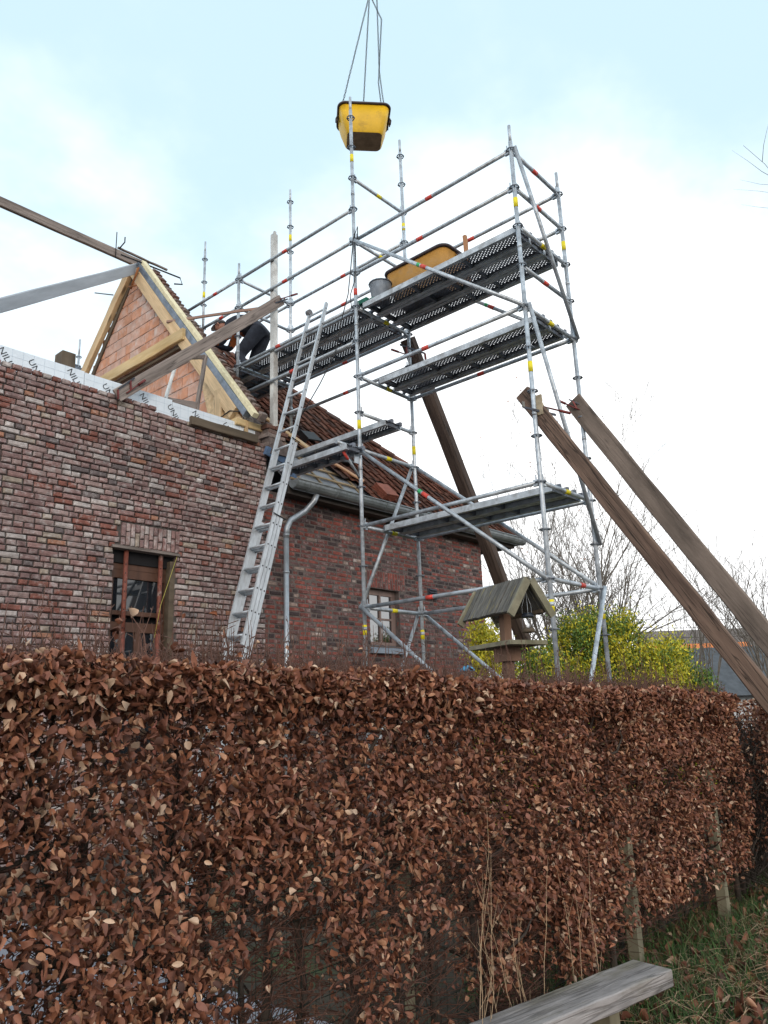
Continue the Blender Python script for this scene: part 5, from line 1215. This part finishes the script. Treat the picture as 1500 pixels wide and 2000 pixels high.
# ------------------------------------------------------------------ bare trees
def bare_tree(base, ht, spread, stems, seed, lab, r0=.09, levels=4, group='bare trees behind the scaffold', buds=0, upw=.5):
    rg = random.Random(seed); t = thing('bare_tree', base, lab, 'tree', group); tr = MB(); cr_ = MB(); tips = []
    def grow(p, d, L, r, lv, mb):
        n = 4 if lv < 2 else 3; q = [p]; rr = [r]; dd = d.copy()
        for k in range(n):
            dd = (dd + Vector((rg.gauss(0, .13), rg.gauss(0, .13), rg.gauss(.04 * upw, .1)))).normalized(); q.append(q[-1] + dd * L / n); rr.append(r * (1 - .16 * (k + 1)) if lv < levels else r * (1 - .28 * (k + 1)))
        (tr if lv == 0 else cr_).tube(q, rr, 6 if lv == 0 else (4 if lv < 3 else 3), caps=False)
        if lv >= levels: tips.append(q[-1]); return
        nb = rg.randint(3, 4) if lv else rg.randint(5, 7)
        for k in range(nb):
            f = rg.uniform(.3, 1.0); i = min(n - 1, int(f * n)); s = q[i].lerp(q[i + 1], f * n - i)
            a = rg.uniform(0, 6.28); tilt = rg.uniform(.4, 1.0) * spread; b1 = dd.orthogonal().normalized(); b2 = dd.cross(b1)
            nd = (dd * math.cos(tilt) + (b1 * math.cos(a) + b2 * math.sin(a)) * math.sin(tilt) + Vector((0, 0, upw * .35))).normalized()
            grow(s, nd, L * rg.uniform(.45, .72), max(rr[i] * .55, .0065), lv + 1, cr_)
    for k in range(stems):
        d = Vector((rg.gauss(0, .16 * (stems > 1)), rg.gauss(0, .16 * (stems > 1)), 1)).normalized(); grow(Vector(base) + Vector((rg.gauss(0, .12), rg.gauss(0, .12), 0)) * (stems > 1), d, ht * rg.uniform(.5, .62), r0 * rg.uniform(.8, 1.1), 0, tr)
    tr.build('trunk', tree_bark, t); cr_.build('crown', tree_bark, t)
    if buds:
        k = len(tips); Pp = np.array([tuple(v) for v in tips]); rgn = np.random.default_rng(seed); sel = rgn.uniform(0, 1, k) < buds; Pp = Pp[sel]; k = len(Pp)
        Rm = frames(rgn.normal(0, 1, (k, 3)), rgn.uniform(0, 6, k)); tpl = np.array([(0, 0, 0), (-.5, .5, .1), (0, 1, 0), (.5, .5, .1)]) * .07
        W = np.einsum('nij,vj->nvi', Rm, tpl) + Pp[:, None, :]; F = np.array([(0, 1, 2), (0, 2, 3)])
        np_mesh('dry_leaves', W.reshape(-1, 3), (F[None] + (np.arange(k) * 4)[:, None, None]).reshape(-1, 3), LEAFM[1], t)['kind'] = 'stuff'
bare_tree((19.0, 12.2, -.1), 10.2, .8, 1, 3, 'slender bare birch with a few dry leaves left of the scaffold corner', .07, 4, buds=.2, upw=.9)
bare_tree((20.6, 11.2, -.1), 9.2, .75, 5, 4, 'multi-stemmed bare tree fanning out behind the right scaffold bay', .09, 4, upw=.8)
bare_tree((18.0, 8.6, -.1), 6.2, .95, 5, 9, 'wide bare tree with arching branches right of the scaffold', .08, 4, upw=.5)
bare_tree((24.0, 14.8, -.1), 8.0, .7, 2, 12, 'thin bare tree behind the end of the tiled roof', .07, 3, upw=.8)
bare_tree((26.0, 9.4, -.1), 7.0, .6, 4, 15, 'slim bare saplings in front of the far slate roof', .05, 3, upw=.9)
bare_tree((27.0, 7.2, -.1), 8.0, .6, 3, 18, 'bare sapling tops showing past the wide timber prop', .05, 3, upw=.9)
bare_tree((23.0, 6.4, -.1), 5.8, .7, 3, 21, 'low bare brushwood tree between the far house and the props', .05, 3, upw=.8)
bare_tree((16.7, -2.7, -.1), 14.5, .8, 1, 30, 'tall bare tree whose outer twigs enter at the upper right edge', .15, 4, group=None, upw=.5)

# ------------------------------------------------------------------ far houses and overhead wires
def far_house(base, ax, ln, dp, wall_h, roof_h, wm_, rm, label, cat='house'):
    ax = Vector(ax).normalized(); ay = Vector((-ax.y, ax.x, 0)); t = thing('far_house', base, label, cat); b = Vector(base)
    mt = Matrix(((ax.x, ay.x, 0, b.x), (ax.y, ay.y, 0, b.y), (0, 0, 1, b.z), (0, 0, 0, 1)))
    m = MB(); m.prism([(0, -dp / 2, 0), (0, dp / 2, 0), (0, dp / 2, wall_h), (0, 0, wall_h + roof_h * .93), (0, -dp / 2, wall_h)], (ln, 0, 0)); m.build('wall', wm_, t, mt)
    o = None
    for s in (-1, 1):
        m = MB(); a, c = Vector((-.3, s * (dp / 2 + .35), wall_h - .12)), Vector((-.3, 0, wall_h + roof_h)); th = Vector((0, 0, .14))
        m.prism([a, c, c + th, a + th], (ln + .6, 0, 0))
        rows = 14
        for i in range(rows):
            p = a.lerp(c, i / rows) + th; m.obox(p + Vector((ln / 2 + .3, 0, .01)), (ln / 2 + .3, 0, 0), (c - a) / rows * .52, Vector((0, s * .01, .014)))
        m.build('roof', rm, t, mt)
    m = MB(); m.box((ln * .3, -dp / 2 - .05, .5), (ln * .3 + 1.0, -dp / 2 + .02, 1.3)); w_ = m.build('window', win_wood2, t, mt)
    m = MB(); m.box((ln * .3 + .08, -dp / 2 - .06, .58), (ln * .3 + .92, -dp / 2 - .052, 1.22)); m.build('pane', glass_m, w_, mt)
far_house((30.9, 15.4, 0), (.66, -.75, 0), 8.5, 5.5, 1.85, 1.87, render_w, slate, 'far white-walled house with low dark slate roof beyond the hedge')
far_house((41.7, 17.8, 0), (.66, -.75, 0), 5.5, 6.0, 2.4, 2.22, render_w, sunlit_t, 'farther house whose tiled roof is coloured sunlit orange above the slate roof')
far_house((49.6, 21.0, 0), (.66, -.75, 0), 7.0, 6.5, 3.2, 2.9, mortar_old, grey_tile, 'most distant house with dull grey-brown roof behind the orange one')
for k, (dz, lab) in enumerate(((0, 'lowest of the three overhead wires at the right'), (.55, 'middle of the three overhead wires at the right'), (1.0, 'highest of the three overhead wires at the right'))):
    m = MB(); a, b = Vector((36.0, 20.0, 5.2 + dz)), Vector((46, 8.5, 5.0 + dz * .8)); m.tube([a + (b - a) * (i / 8) - Vector((0, 0, .25 * math.sin(math.pi * i / 8))) for i in range(9)], .012, 4)
    tag(m.build('overhead_wire', black_m), lab, 'wire', 'overhead wires')
